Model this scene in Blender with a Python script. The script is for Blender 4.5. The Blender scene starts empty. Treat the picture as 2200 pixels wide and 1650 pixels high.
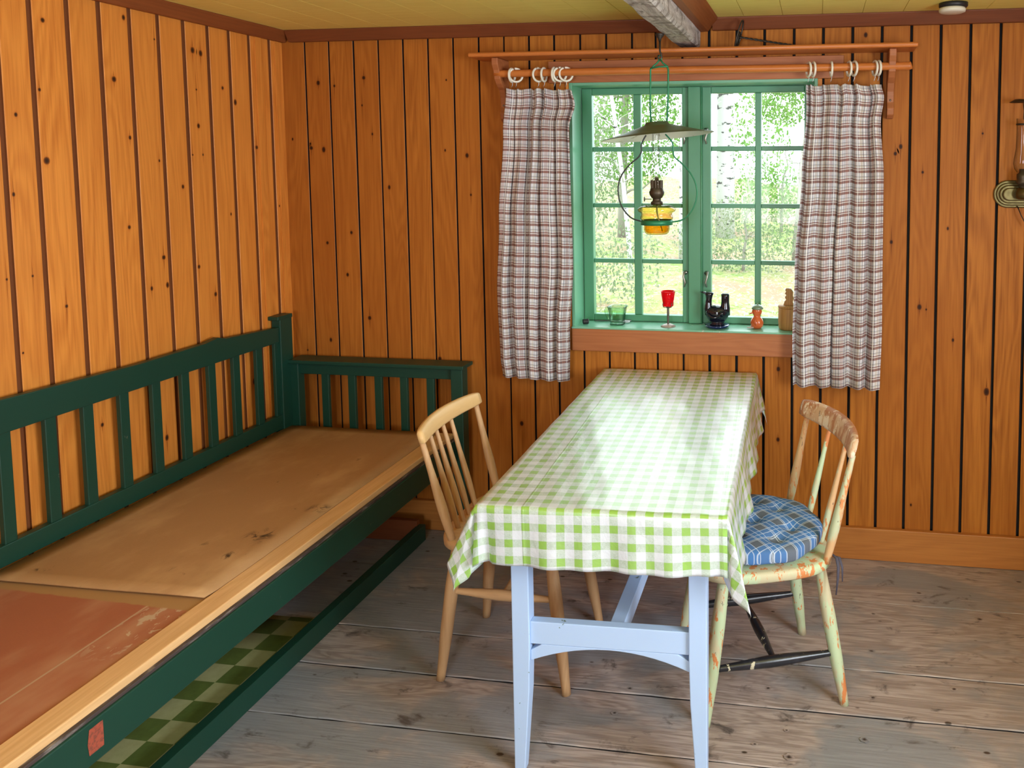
import bpy, math, random
from mathutils import Vector, Matrix, Euler
random.seed(7)
S = bpy.context.scene
PI = math.pi

# ------------------------------------------------------------------ camera, sky, daylight, exposure
F_PX, CX, CY, HC = 1702.26, 1501.66, 477.69, 1.59
YAW, PIT, ROL = -0.14755053, 0.07445117, -0.00270683
fw = Vector((math.sin(YAW)*math.cos(PIT), math.cos(YAW)*math.cos(PIT), -math.sin(PIT)))
r0 = Vector((math.cos(YAW), -math.sin(YAW), 0)); u0 = r0.cross(fw)
ri = math.cos(ROL)*r0 + math.sin(ROL)*u0; up = -math.sin(ROL)*r0 + math.cos(ROL)*u0
cam = bpy.data.objects.new('camera', bpy.data.cameras.new('camera'))
S.collection.objects.link(cam); S.camera = cam
m = Matrix(((ri.x, up.x, -fw.x, 0), (ri.y, up.y, -fw.y, 0), (ri.z, up.z, -fw.z, HC), (0, 0, 0, 1)))
cam.matrix_world = m
cam.data.sensor_fit = 'HORIZONTAL'; cam.data.sensor_width = 36
cam.data.lens = 36*F_PX/2200
cam.data.shift_x = -(CX-1100)/2200; cam.data.shift_y = -(825-CY)/2200
cam.data.clip_start = 0.02; cam.data.clip_end = 200

W = bpy.data.worlds.new('sky'); S.world = W; W.use_nodes = True
bg = W.node_tree.nodes['Background']
bg.inputs[0].default_value = (0.84, 0.95, 1.0, 1); bg.inputs[1].default_value = 6.5

def area(name, loc, target, sx, sy, power, col):
    l = bpy.data.lights.new(name, 'AREA'); l.shape = 'RECTANGLE'; l.size = sx; l.size_y = sy
    l.energy = power; l.color = col
    o = bpy.data.objects.new(name, l); S.collection.objects.link(o); o.location = loc
    o.rotation_euler = (Vector(target)-Vector(loc)).to_track_quat('-Z', 'Y').to_euler()
    return o
# daylight through the right window; the lamp behind the camera is added ceiling fill
area('daylight_right', (1.62, 0.70, 1.42), (-2.0, 1.35, 1.35), 1.1, 1.0, 98, (0.86, 0.93, 1.0))
area('fill_behind', (-.45, -1.95, 1.3), (-0.7, 1.4, 2.3), 0.7, 1.0, 76, (0.88, 0.94, 1.0))

S.view_settings.view_transform = 'Standard'; S.view_settings.look = 'None'
S.view_settings.gamma = 1; S.view_settings.use_curve_mapping = False
S.view_settings.exposure = 0.0
S.cycles.max_bounces = 10; S.cycles.transparent_max_bounces = 16
S.cycles.caustics_reflective = False; S.cycles.caustics_refractive = False
S.cycles.sample_clamp_indirect = 6

XL, YB, ZC = -2.283, 3.157, 2.158        # left wall, back wall, ceiling
XR, YF = 1.45, -1.75                     # right wall and the wall behind

# ------------------------------------------------------------------ materials
class NT:
    def __init__(s, name):
        s.m = bpy.data.materials.new(name); s.m.use_nodes = True
        s.t = s.m.node_tree; s.n = s.t.nodes; s.b = s.n['Principled BSDF']; s.out = s.n['Material Output']
    def put(s, sock, v):
        if hasattr(v, 'is_linked') or hasattr(v, 'links'): s.t.links.new(v, sock)
        else:
            try: sock.default_value = v
            except Exception: sock.default_value = (v[0], v[1], v[2], 1)
    def math(s, op, a, b=0.0, c=None, clamp=False):
        n = s.n.new('ShaderNodeMath'); n.operation = op; n.use_clamp = clamp
        s.put(n.inputs[0], a); s.put(n.inputs[1], b)
        if c is not None: s.put(n.inputs[2], c)
        return n.outputs[0]
    def mix(s, f, a, b, mode='MIX'):
        n = s.n.new('ShaderNodeMix'); n.data_type = 'RGBA'; n.blend_type = mode
        s.put(n.inputs[0], f)
        for i, v in ((6, a), (7, b)):
            if isinstance(v, tuple) and len(v) == 3: v = v+(1,)
            s.put(n.inputs[i], v)
        return n.outputs[2]
    def attr(s, name):
        n = s.n.new('ShaderNodeAttribute'); n.attribute_name = name; return n.outputs['Fac']
    def obj(s): return s.n.new('ShaderNodeTexCoord').outputs['Object']
    def uv(s): return s.n.new('ShaderNodeTexCoord').outputs['UV']
    def sep(s, v):
        n = s.n.new('ShaderNodeSeparateXYZ'); s.put(n.inputs[0], v); return n.outputs
    def comb(s, x, y, z):
        n = s.n.new('ShaderNodeCombineXYZ')
        for i, v in enumerate((x, y, z)): s.put(n.inputs[i], v)
        return n.outputs[0]
    def noise(s, v, scale, detail=3, rough=.55, dist=0):
        n = s.n.new('ShaderNodeTexNoise'); s.put(n.inputs['Vector'], v)
        n.inputs['Scale'].default_value = scale; n.inputs['Detail'].default_value = detail
        n.inputs['Roughness'].default_value = rough; n.inputs['Distortion'].default_value = dist
        return n.outputs['Fac']
    def vor(s, v, scale, out='Distance', rnd=1):
        n = s.n.new('ShaderNodeTexVoronoi'); s.put(n.inputs['Vector'], v)
        n.inputs['Scale'].default_value = scale; n.inputs['Randomness'].default_value = rnd
        return n.outputs[out]
    def ramp(s, f, lo, hi):       # smooth 0..1 between lo and hi
        n = s.n.new('ShaderNodeMapRange'); n.interpolation_type = 'SMOOTHSTEP'
        s.put(n.inputs[0], f); s.put(n.inputs[1], lo); s.put(n.inputs[2], hi)
        return n.outputs[0]
    def scale(s, v, k):
        x, y, z = s.sep(v)
        return s.comb(s.math('MULTIPLY', x, k[0]), s.math('MULTIPLY', y, k[1]), s.math('MULTIPLY', z, k[2]))
    def bump(s, h, strength=.3, dist=.002):
        n = s.n.new('ShaderNodeBump'); s.put(n.inputs['Height'], h)
        n.inputs['Strength'].default_value = strength; n.inputs['Distance'].default_value = dist
        s.t.links.new(n.outputs[0], s.b.inputs['Normal'])
    def done(s, col, rough=.5, metal=0, spec=.5):
        s.put(s.b.inputs['Base Color'], col if not (isinstance(col, tuple) and len(col) == 3) else col+(1,))
        s.put(s.b.inputs['Roughness'], rough); s.b.inputs['Metallic'].default_value = metal
        s.b.inputs['Specular IOR Level'].default_value = spec
        return s.m

def wood(name, base, dark, along='z', across='x', rough=.45, grain=.5, knots=False, tone=.35, tonecol=None, per=False, freq=1.0, spec=.4):
    """varnished or bare board: cathedral grain from noise contours, fine fibres, one tone per board"""
    t = NT(name); P = t.sep(t.obj()); ax = {'x': 0, 'y': 1, 'z': 2}
    third = [a for a in 'xyz' if a not in (along, across)][0]
    rnd = t.attr('rnd') if per else 0.37
    u, v, w = P[ax[across]], P[ax[along]], P[ax[third]]
    off = t.math('MULTIPLY', rnd, 37.0)
    vec = t.comb(t.math('ADD', t.math('MULTIPLY', u, 1.0*freq), off), t.math('MULTIPLY', v, .10*freq), t.math('ADD', t.math('MULTIPLY', w, .8), off))
    n = t.noise(vec, 7, 2, .5, .3)
    g = t.math('ABSOLUTE', t.math('SINE', t.math('MULTIPLY', n, 48.0)))
    g = t.math('POWER', g, 2.0)
    fib = t.noise(t.comb(t.math('MULTIPLY', u, 1.0), t.math('ADD', t.math('MULTIPLY', v, .03), off), t.math('MULTIPLY', w, 1.0)), 160, 2, .6)
    broad = t.noise(t.comb(t.math('MULTIPLY', u, .7), t.math('ADD', t.math('MULTIPLY', v, .35), off), w), 5, 2)
    f = t.math('MULTIPLY', t.math('ADD', t.math('MULTIPLY', g, .45), t.math('MULTIPLY', t.ramp(fib, .35, .75), .55)), grain)
    col = t.mix(f, base, dark)
    tc = tonecol or tuple(c*.62 for c in base)
    if per: col = t.mix(t.math('MULTIPLY', t.ramp(t.math('FRACT', t.math('MULTIPLY', rnd, 7.31)), 0, 1), tone), col, tc)
    col = t.mix(t.math('MULTIPLY', t.ramp(broad, .4, .75), tone*.9), col, tc)
    if knots:
        k = t.attr('knot')
        col = t.mix(t.math('MULTIPLY', t.ramp(k, .02, .45), .45), col, (dark[0]*1.0, dark[1]*.75, dark[2]*.7))
        kn = t.math('ADD', k, t.math('MULTIPLY', t.math('SUBTRACT', t.noise(t.obj(), 300, 2), .5), .16))
        col = t.mix(t.ramp(kn, .12, .75), col, tuple(c*.5 for c in dark))
        col = t.mix(t.ramp(kn, .6, .95), col, (.028, .010, .004))
    t.bump(t.math('ADD', g, fib), .12, .001)
    return t.done(col, t.math('ADD', rough, t.math('MULTIPLY', fib, .15)), spec=spec)

M = {}
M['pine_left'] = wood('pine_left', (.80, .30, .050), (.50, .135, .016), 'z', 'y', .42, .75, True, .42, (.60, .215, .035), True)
M['pine_shaded'] = wood('pine_shaded', (.51, .182, .028), (.25, .068, .010), 'z', 'x', .42, .75, True, .5, (.34, .100, .014), True, spec=.14)  # same pine as the left wall, darkened because less light reaches it
M['pine_trim'] = wood('pine_trim', (.42, .145, .050), (.26, .068, .02), 'x', 'z', .4, .45, True, .35)
M['pine_trim_dark'] = wood('pine_trim_dark', (.19, .052, .015), (.11, .026, .008), 'x', 'z', .42, .45, False, .35)
M['pine_trim_y'] = wood('pine_trim_y', (.25, .070, .018), (.14, .034, .009), 'y', 'z', .42, .45, False, .35)
M['pine_shelf'] = wood('pine_shelf', (.58, .185, .040), (.36, .09, .018), 'x', 'z', .3, .4, False, .3)
M['pine_recess'] = wood('pine_recess', (.21, .064, .016), (.13, .036, .010), 'z', 'y', .6, .4)
t = NT('dark_gap'); M['gap'] = t.done((.012, .010, .012), .8)
M['pine_base'] = wood('pine_base', (.50, .19, .04), (.30, .088, .015), 'x', 'z', .42, .5, tone=.5)
M['groove'] = NT('groove').done((.05, .022, .012), .8)

def painted(name, col, chips=None, thr=.66, sc=9, rough=.4, under=None, stretch=(1, 1, 1), var=.12):
    t = NT(name); o = t.scale(t.obj(), stretch)
    n1 = t.noise(o, sc, 6, .65); n2 = t.noise(o, 3, 3)
    c = t.mix(t.math('MULTIPLY', n2, var*2), col, tuple(x*.7 for x in col))
    if chips:
        c = t.mix(t.ramp(n1, thr, thr+.02), c, chips)
        if under: c = t.mix(t.ramp(n1, thr+.05, thr+.07), c, under)
        t.bump(t.math('MULTIPLY', t.ramp(n1, thr, thr+.02), -1), .4, .001)
    return t.done(c, rough)
M['green_paint'] = painted('green_paint', (.006, .047, .030), (.10, .11, .07), .71, 22, .42)
M['green_window'] = painted('green_window', (.085, .285, .155), (.24, .36, .25), .72, 14, .38, var=.2)
M['reveal_skylit'] = painted('reveal_skylit', (.17, .44, .28), (.42, .52, .42), .74, 16, .3, var=.2)  # window green made lighter, sky light on the reveal put into the colour
M['sill_skylit'] = painted('sill_skylit', (.22, .50, .35), (.42, .52, .42), .66, 16, .25, var=.3)  # paler green again: the brightness the sky gives the sill is painted in
M['blue_paint'] = painted('blue_paint', (.46, .62, .90), (.14, .20, .18), .68, 26, .45, var=.1)
M['cream_plastic'] = painted('cream_plastic', (.72, .68, .55), None, rough=.4)

# ceiling: yellow painted boards with brush marks
t = NT('yellow_ceiling'); o = t.obj()
b = t.noise(t.scale(o, (1, 14, 1)), 6, 4, .6); b2 = t.noise(o, 2.2, 3)
c = t.mix(t.ramp(b, .3, .8), (.93, .79, .22), (.80, .65, .13)); c = t.mix(t.math('MULTIPLY', b2, .5), c, (.80, .72, .22))
t.bump(b, .3, .002); M['ceiling'] = t.done(c, .5)

# floor: worn grey-brown scrubbed planks
t = NT('worn_floor'); o = t.obj(); P = t.sep(o); rnd = t.attr('rnd'); off = t.math('MULTIPLY', rnd, 31.0)
v = t.comb(t.math('ADD', t.math('MULTIPLY', P[0], .16), off), t.math('ADD', P[1], off), off)
n = t.noise(v, 7, 4, .6, .8); fib = t.noise(t.comb(t.math('MULTIPLY', P[0], .05), P[1], off), 130, 3, .6)
big = t.noise(t.scale(o, (.8, 1.5, 1)), 2.6, 4, .6, .6); blot = t.noise(t.scale(o, (1, 1.6, 1)), 9, 5, .65, .5)
g = t.math('POWER', t.math('ABSOLUTE', t.math('SINE', t.math('MULTIPLY', n, 40.0))), 3.0)
c = t.mix(t.math('MULTIPLY', t.ramp(fib, .3, .75), .5), (.48, .395, .365), (.22, .165, .145))
c = t.mix(t.math('MULTIPLY', g, .45), c, (.15, .10, .08))
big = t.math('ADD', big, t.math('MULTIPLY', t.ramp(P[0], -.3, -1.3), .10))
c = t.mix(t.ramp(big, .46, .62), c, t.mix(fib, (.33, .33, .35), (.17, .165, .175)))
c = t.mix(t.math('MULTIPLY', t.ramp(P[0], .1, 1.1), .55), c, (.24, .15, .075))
c = t.mix(t.ramp(blot, .57, .72), c, (.10, .08, .075))
spots = t.vor(t.scale(o, (1, 1.8, 1)), 6.5)
c = t.mix(t.ramp(spots, .085, .05), c, (.06, .04, .03))
c = t.mix(t.ramp(t.attr('knot'), .2, .9), c, (.035, .022, .016))
t.bump(t.math('ADD', t.math('MULTIPLY', fib, 1.0), t.math('MULTIPLY', n, 1.6)), .35, .003)
M['floor'] = t.done(c, t.math('ADD', .34, t.math('MULTIPLY', blot, .3)), spec=.45)

# old grey beam
t = NT('old_beam'); o = t.obj(); a = t.noise(t.scale(o, (1, .12, 1)), 60, 4, .65); b = t.noise(o, 16, 6, .7, 1.0)
c = t.mix(t.ramp(a, .3, .7), (.58, .53, .49), (.34, .30, .27)); c = t.mix(t.math('MULTIPLY', t.ramp(b, .50, .58), .8), c, (.15, .12, .10))
t.bump(t.math('ADD', a, b), .7, .005); M['beam'] = t.done(c, .8)

def gingham(name, p, rot, ox, oy):
    """vinyl cloth in UV metres: green where both stripes cross"""
    t = NT(name); U = t.sep(t.uv()); cr, sr = math.cos(rot), math.sin(rot)
    u = t.math('ADD', t.math('MULTIPLY', U[0], cr), t.math('MULTIPLY', U[1], sr))
    v = t.math('SUBTRACT', t.math('MULTIPLY', U[1], cr), t.math('MULTIPLY', U[0], sr))
    def stripe(x, o):
        fr = t.math('FRACT', t.math('ADD', t.math('DIVIDE', t.math('SUBTRACT', x, o), p), 100.5+.0))
        d = t.math('ABSOLUTE', t.math('SUBTRACT', fr, .5)); return t.ramp(d, .245, .225)
    a, b = stripe(u, ox), stripe(v, oy)
    lin = t.noise(t.scale(t.comb(u, v, 0.0), (1, 3, 1)), 220, 3, .7); lin2 = t.noise(t.comb(u, v, 0.0), 60, 3)
    half = t.mix(t.ramp(t.math('MULTIPLY', lin, t.math('ADD', lin2, .5)), .38, .62), (.42, .53, .44), (.54, .63, .60))
    one = t.math('MAXIMUM', a, b); two = t.math('MULTIPLY', a, b)
    c = t.mix(one, (.66, .705, .78), half); c = t.mix(two, c, (.25, .48, .075))
    cr1 = t.noise(t.scale(t.comb(u, v, 0.0), (1, .5, 1)), 11, 3, .6, 1.2); cr2 = t.noise(t.comb(u, v, 0.0), 35, 3, .6, 2)
    def crease(x, o, w): return t.ramp(t.math('ABSOLUTE', t.math('SUBTRACT', t.math('ADD', x, t.math('MULTIPLY', cr1, .006)), o)), w, 0.0)
    cs = t.math('ADD', t.math('MULTIPLY', crease(u, CREASE_A, .004), .25), t.math('MULTIPLY', crease(u, CREASE_B, .004), .2))
    t.bump(t.math('ADD', t.math('ADD', cr1, t.math('MULTIPLY', cr2, .3)), cs), .22, .012)
    t.b.inputs['Coat Weight'].default_value = 1; t.b.inputs['Coat Roughness'].default_value = .30; t.b.inputs['Coat IOR'].default_value = 1.85
    return t.done(c, .38, spec=.8)
P_G = .04419; CREASE_A = -.207; CREASE_B = .285

def plaid(name):
    """curtain cotton: rust and brown bars on white, UV in metres"""
    t = NT(name); U = t.sep(t.uv())
    def bar(x, period, c, w, soft=.0007):
        fr = t.math('MULTIPLY', t.math('FRACT', t.math('ADD', t.math('DIVIDE', x, period), 50.0)), period)
        d = t.math('ABSOLUTE', t.math('SUBTRACT', fr, c)); return t.ramp(d, w+soft, w-soft)
    u, v = U[0], U[1]; pv, pu = .043, .062
    c = (.92, .92, .97, 1); rust = (.29, .088, .055, 1); br = (.17, .085, .07, 1); dk = (.05, .04, .06, 1); tan = (.66, .56, .42, 1)
    w = t.noise(t.scale(t.comb(u, v, 0.0), (1, 1, 1)), 700, 1)
    col = t.mix(.0, c, c)
    col = t.mix(t.math('MULTIPLY', bar(u, pu, .014, .0060), .40), col, rust)
    col = t.mix(t.math('MULTIPLY', bar(u, pu, .046, .004), .42), col, tan)
    col = t.mix(t.math('MULTIPLY', bar(v, pv, .009, .0050), .80), col, rust)
    col = t.mix(t.math('MULTIPLY', bar(v, pv, .0200, .0023), .78), col, rust)
    col = t.mix(t.math('MULTIPLY', bar(v, pv, .0285, .0010), .7), col, tan)
    for q in (.004, .024, .034, .055): col = t.mix(t.math('MULTIPLY', bar(u, pu, q, .0010), .88), col, dk)
    for q in (.0325,): col = t.mix(t.math('MULTIPLY', bar(v, pv, q, .0008), .75), col, dk)
    col = t.mix(t.math('MULTIPLY', bar(u, pu, .029, .0013), .95), col, (.95, .95, .93, 1))
    col = t.mix(t.math('MULTIPLY', bar(v, pv, .0155, .0009), .9), col, (.92, .88, .84, 1))
    col = t.mix(t.math('MULTIPLY', w, .15), col, br)
    t.done(col, .85, spec=.1)
    tr = t.n.new('ShaderNodeBsdfTranslucent'); t.put(tr.inputs[0], col)
    mx = t.n.new('ShaderNodeMixShader'); mx.inputs[0].default_value = .25
    t.t.links.new(t.b.outputs[0], mx.inputs[1]); t.t.links.new(tr.outputs[0], mx.inputs[2]); t.t.links.new(mx.outputs[0], t.out.inputs[0])
    return t.m
M['plaid'] = plaid('curtain_plaid')

def cushion_mat():
    t = NT('cushion_plaid'); U = t.sep(t.uv())
    def bar(x, period, c, w, soft=.0008):
        fr = t.math('MULTIPLY', t.math('FRACT', t.math('ADD', t.math('DIVIDE', x, period), 50.0)), period)
        d = t.math('ABSOLUTE', t.math('SUBTRACT', fr, c)); return t.ramp(d, w+soft, w-soft)
    p = .068; col = t.mix(0.0, (.13, .15, .19), (.1, .12, .16))
    for x in (U[0], U[1]): col = t.mix(t.math('MULTIPLY', bar(x, p, .022, .017), .75), col, (.07, .21, .52))
    for x in (U[0], U[1]):
        for q in (.006, .022, .038, .043): col = t.mix(t.math('MULTIPLY', bar(x, p, q, .0011), .75), col, (.62, .70, .82))
    col = t.mix(t.math('MULTIPLY', t.noise(t.uv(), 500, 2), .25), col, (.05, .05, .06))
    return t.done(col, .9, spec=.1)
M['cushion'] = cushion_mat()

def chair_paint(name, main, a, b, thr=.5, rough=.6):
    """flaking layers: main paint over orange wood over cream"""
    t = NT(name); o = t.scale(t.obj(), (1, 1, .32)); n = t.noise(o, 34, 6, .7, .4); n2 = t.noise(o, 12, 4, .6); n3 = t.noise(o, 60, 4, .7)
    c = t.mix(t.ramp(n2, thr-.02, thr+.04), main, b); c = t.mix(t.ramp(n, thr+.06, thr+.08), c, a)
    c = t.mix(t.ramp(n3, .66, .70), c, (.12, .08, .05))
    t.bump(n, .4, .001); return t.done(c, rough)
M['old_green'] = chair_paint('flaking_green', (.50, .60, .38), (.62, .22, .07), (.56, .50, .32), .50)
M['old_orange'] = chair_paint('flaking_orange', (.60, .36, .18), (.60, .22, .07), (.50, .52, .34), .50)
M['old_crest'] = chair_paint('worn_crest', (.60, .38, .23), (.74, .60, .46), (.42, .17, .07), .50)
M['old_black'] = chair_paint('chipped_black', (.012, .013, .018), (.55, .50, .36), (.02, .02, .028), .54, .28)
M['beech'] = wood('beech', (.58, .355, .18), (.40, .21, .09), 'z', 'x', .4, .5)
M['beech_x'] = wood('beech_x', (.60, .37, .19), (.42, .22, .095), 'x', 'y', .4, .5)
M['beech_pale'] = wood('beech_pale', (.70, .45, .20), (.58, .34, .13), 'y', 'z', .38, .35)
M['lath'] = wood('bare_lath', (.80, .50, .24), (.58, .30, .11), 'y', 'x', .6, .6, tone=.5)
M['birch_box'] = wood('carved_wood', (.50, .27, .09), (.26, .11, .03), 'z', 'x', .5, .7)

t = NT('fibreboard'); o = t.obj(); n = t.noise(o, 330, 2, .7); n2 = t.noise(t.scale(o, (1.2, .7, 1)), 5, 4, .6)
st = t.noise(t.scale(o, (1, .55, 1)), 22, 5, .7, .8)
P = t.sep(o)
def blob(cx, cy, rx, ry):
    dx = t.math('DIVIDE', t.math('SUBTRACT', P[0], cx), rx); dy = t.math('DIVIDE', t.math('SUBTRACT', P[1], cy), ry)
    return t.math('SQRT', t.math('ADD', t.math('MULTIPLY', dx, dx), t.math('MULTIPLY', dy, dy)))
c = t.mix(t.math('MULTIPLY', n, .5), (.47, .26, .115), (.31, .16, .065)); c = t.mix(t.ramp(n2, .45, .75), c, (.55, .33, .155))
for bx in ((-1.66, 2.10, .055, .07), (-1.665, 1.98, .02, .03), (-1.60, 2.30, .05, .04), (-2.12, 1.83, .03, .012), (-1.72, 2.72, .02, .015)):
    k = t.math('MULTIPLY', t.ramp(blob(*bx), 1.1, .2), t.ramp(st, .48, .62)); c = t.mix(k, c, (.075, .042, .022))
c = t.mix(t.math('MULTIPLY', t.ramp(st, .64, .72), .5), c, (.16, .085, .035))
t.bump(n, .15, .001); M['fibreboard'] = t.done(c, .7, spec=.3)

t = NT('red_board'); o = t.obj(); P = t.sep(o); n2 = t.noise(t.scale(o, (1.5, .6, 1)), 4, 4, .6); n = t.noise(o, 300, 2)
sc = t.noise(t.scale(o, (1, .6, 1)), 42, 4, .62, .6)
c = t.mix(t.math('MULTIPLY', n, .4), (.42, .145, .075), (.29, .095, .05)); c = t.mix(t.ramp(n2, .45, .7), c, (.48, .23, .13))
reg = t.math('MULTIPLY', t.ramp(P[0], -1.70, -1.66), t.math('MULTIPLY', t.ramp(P[1], 1.48, 1.60), t.ramp(P[1], 1.80, 1.70)))
c = t.mix(t.math('MULTIPLY', t.ramp(sc, .56, .60), reg), c, (.55, .40, .27))
ln = t.math('ABSOLUTE', t.math('SUBTRACT', P[0], t.math('ADD', -1.687, t.math('MULTIPLY', t.math('SUBTRACT', n2, .5), .008))))
c = t.mix(t.ramp(ln, .0035, .0018), c, (.50, .34, .22))
edge = t.math('ADD', t.math('MULTIPLY', P[0], -.04), t.math('MULTIPLY', t.noise(o, 30, 3), .012))
c = t.mix(t.ramp(t.math('SUBTRACT', P[1], edge), 1.645, 1.652), c, (.42, .24, .10))
M['red_board'] = t.done(c, .55, spec=.35)

t = NT('check_vinyl'); P = t.sep(t.obj())
def sq(x, p): return t.math('GREATER_THAN', t.math('FRACT', t.math('ADD', t.math('DIVIDE', x, p), 40.0)), .5)
a, b = sq(t.math('ADD', P[0], 1.728), .167), sq(t.math('ADD', P[1], -1.906), .167)
n = t.noise(t.obj(), 40, 4, .65)
lt = t.mix(n, (.52, .55, .28), (.36, .36, .16)); dk = t.mix(n, (.16, .24, .055), (.085, .12, .03))
x_or = t.math('ABSOLUTE', t.math('SUBTRACT', a, b))
M['check_vinyl'] = t.done(t.mix(x_or, lt, dk), .5)

def metal(name, col, rough=.35, m_=1.0, nz=.3):
    t = NT(name); n = t.noise(t.obj(), 60, 4, .6)
    return t.done(t.mix(t.math('MULTIPLY', n, nz*2), col, tuple(c*.45 for c in col)), t.math('ADD', rough, t.math('MULTIPLY', n, .2)), metal=m_)
M['dark_metal'] = metal('dark_metal', (.07, .06, .05), .4, .8)
M['bronze'] = metal('burner_bronze', (.10, .075, .05), .35, .7)
M['brass'] = metal('aged_brass', (.15, .115, .045), .3, .85)
M['steel'] = metal('steel', (.5, .5, .5), .3, 1)
M['silver_hook'] = metal('cast_hook', (.42, .42, .38), .3, .9)
M['green_wire'] = metal('green_wire', (.02, .20, .09), .35, .3, .1)
M['grey_wire'] = metal('grey_wire', (.05, .055, .05), .4, .6, .1)
M['shade_top'] = painted('green_enamel', (.085, .13, .065), (.14, .12, .08), .66, 20, .35)
M['shade_under'] = painted('white_enamel', (.72, .70, .66), (.42, .36, .30), .62, 14, .35)
M['ring'] = painted('ivory_ring', (.80, .76, .64), None, rough=.3)
M['black_glaze'] = NT('black_glaze').done((.006, .008, .016), .08, spec=.7)
M['blue_glaze'] = NT('blue_glaze').done((.008, .022, .10), .1, spec=.7)
M['orange_glaze'] = painted('orange_glaze', (.58, .115, .035), None, rough=.15, var=.3)
M['cap_green'] = painted('cap_green', (.16, .22, .14), None, rough=.3)
M['black_rubber'] = NT('black_rubber').done((.02, .022, .024), .5)
M['goblet_stem'] = painted('goblet_stem', (.09, .075, .06), None, rough=.35)
M['goblet_foot'] = painted('goblet_foot', (.42, .33, .29), (.2, .15, .12), .6, 60, .4)
M['ribbon'] = NT('ribbon').done((.06, .055, .08), .8)
M['black_plastic'] = NT('black_plastic').done((.012, .012, .014), .5)

def clear(name, col, tint=1.0, gloss=.12, base=.04, rough=.02, edge=.9):
    """thin-walled glass: mostly see-through, tinted, with a fresnel reflection"""
    t = NT(name); t.n.remove(t.b)
    tr = t.n.new('ShaderNodeBsdfTransparent')
    lw = t.n.new('ShaderNodeLayerWeight'); lw.inputs[0].default_value = .5
    t.put(tr.inputs[0], t.mix(t.math('POWER', lw.outputs['Facing'], 2.2), col, tuple(c*edge for c in col)))
    gl = t.n.new('ShaderNodeBsdfGlossy'); gl.inputs['Roughness'].default_value = rough
    fr = t.n.new('ShaderNodeLayerWeight'); fr.inputs[0].default_value = gloss
    mx = t.n.new('ShaderNodeMixShader')
    t.t.links.new(t.math('ADD', t.math('MULTIPLY', fr.outputs['Facing'], .15 if tint > 1 else .35), base, clamp=True), mx.inputs[0])
    t.t.links.new(tr.outputs[0], mx.inputs[1]); t.t.links.new(gl.outputs[0], mx.inputs[2]); t.t.links.new(mx.outputs[0], t.out.inputs[0])
    return t.m
M['pane'] = clear('window_glass', (.97, .985, .98), gloss=.08, base=.004)
M['chimney_glass'] = clear('chimney_glass', (.93, .94, .93), gloss=.35, base=.03, tint=2, edge=.22)
M['jug_glass'] = clear('green_jug_glass', (.80, .95, .84), gloss=.35, base=.06, tint=2, edge=.25)
M['amber_glass'] = clear('amber_glass', (.96, .78, .40), gloss=.25, base=.07, tint=2, edge=.35)
M['oil'] = clear('lamp_oil', (.95, .66, .14), gloss=.1, base=.02, edge=.8)
def tinted(name, tc, dc, f):
    t = NT(name); t.done(dc, .08, spec=.6)
    tr = t.n.new('ShaderNodeBsdfTransparent'); tr.inputs[0].default_value = tc+(1,)
    mx = t.n.new('ShaderNodeMixShader'); mx.inputs[0].default_value = f
    t.t.links.new(tr.outputs[0], mx.inputs[1]); t.t.links.new(t.b.outputs[0], mx.inputs[2]); t.t.links.new(mx.outputs[0], t.out.inputs[0])
    return t.m
M['red_glass'] = tinted('red_glass', (.95, .03, .05), (.75, .01, .025), .35)

# outdoors
t = NT('meadow'); o = t.obj(); a = t.noise(t.scale(o, (1, 1, 1)), 7, 6, .75, .8); b = t.noise(o, 1.3, 4); d = t.noise(t.scale(o, (1, .5, 1)), 26, 4, .7, 1)
c = t.mix(t.ramp(a, .38, .62), (.11, .19, .035), (.29, .29, .12)); c = t.mix(t.ramp(b, .45, .62), c, (.23, .155, .10)); c = t.mix(t.ramp(d, .52, .60), c, (.30, .28, .20))
M['meadow'] = t.done(c, .9, spec=.1)
def leafmat(name, c1, c2):
    t = NT(name); n = t.noise(t.obj(), 3, 2); c = t.mix(t.ramp(n, .4, .6), c1, c2); t.done(c, .6, spec=.2)
    tr = t.n.new('ShaderNodeBsdfTranslucent'); t.put(tr.inputs[0], c)
    mx = t.n.new('ShaderNodeMixShader'); mx.inputs[0].default_value = .45
    t.t.links.new(t.b.outputs[0], mx.inputs[1]); t.t.links.new(tr.outputs[0], mx.inputs[2]); t.t.links.new(mx.outputs[0], t.out.inputs[0])
    return t.m
M['leaf'] = leafmat('spring_leaf', (.11, .23, .045), (.19, .31, .085))
M['leaf2'] = leafmat('grey_leaf', (.15, .21, .10), (.24, .26, .17))
M['bark'] = painted('birch_bark', (.45, .44, .42), (.06, .055, .05), .58, 6, .8, stretch=(1, 1, 3))
M['twig'] = painted('pale_twig', (.24, .22, .18), None, rough=.8)

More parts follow.
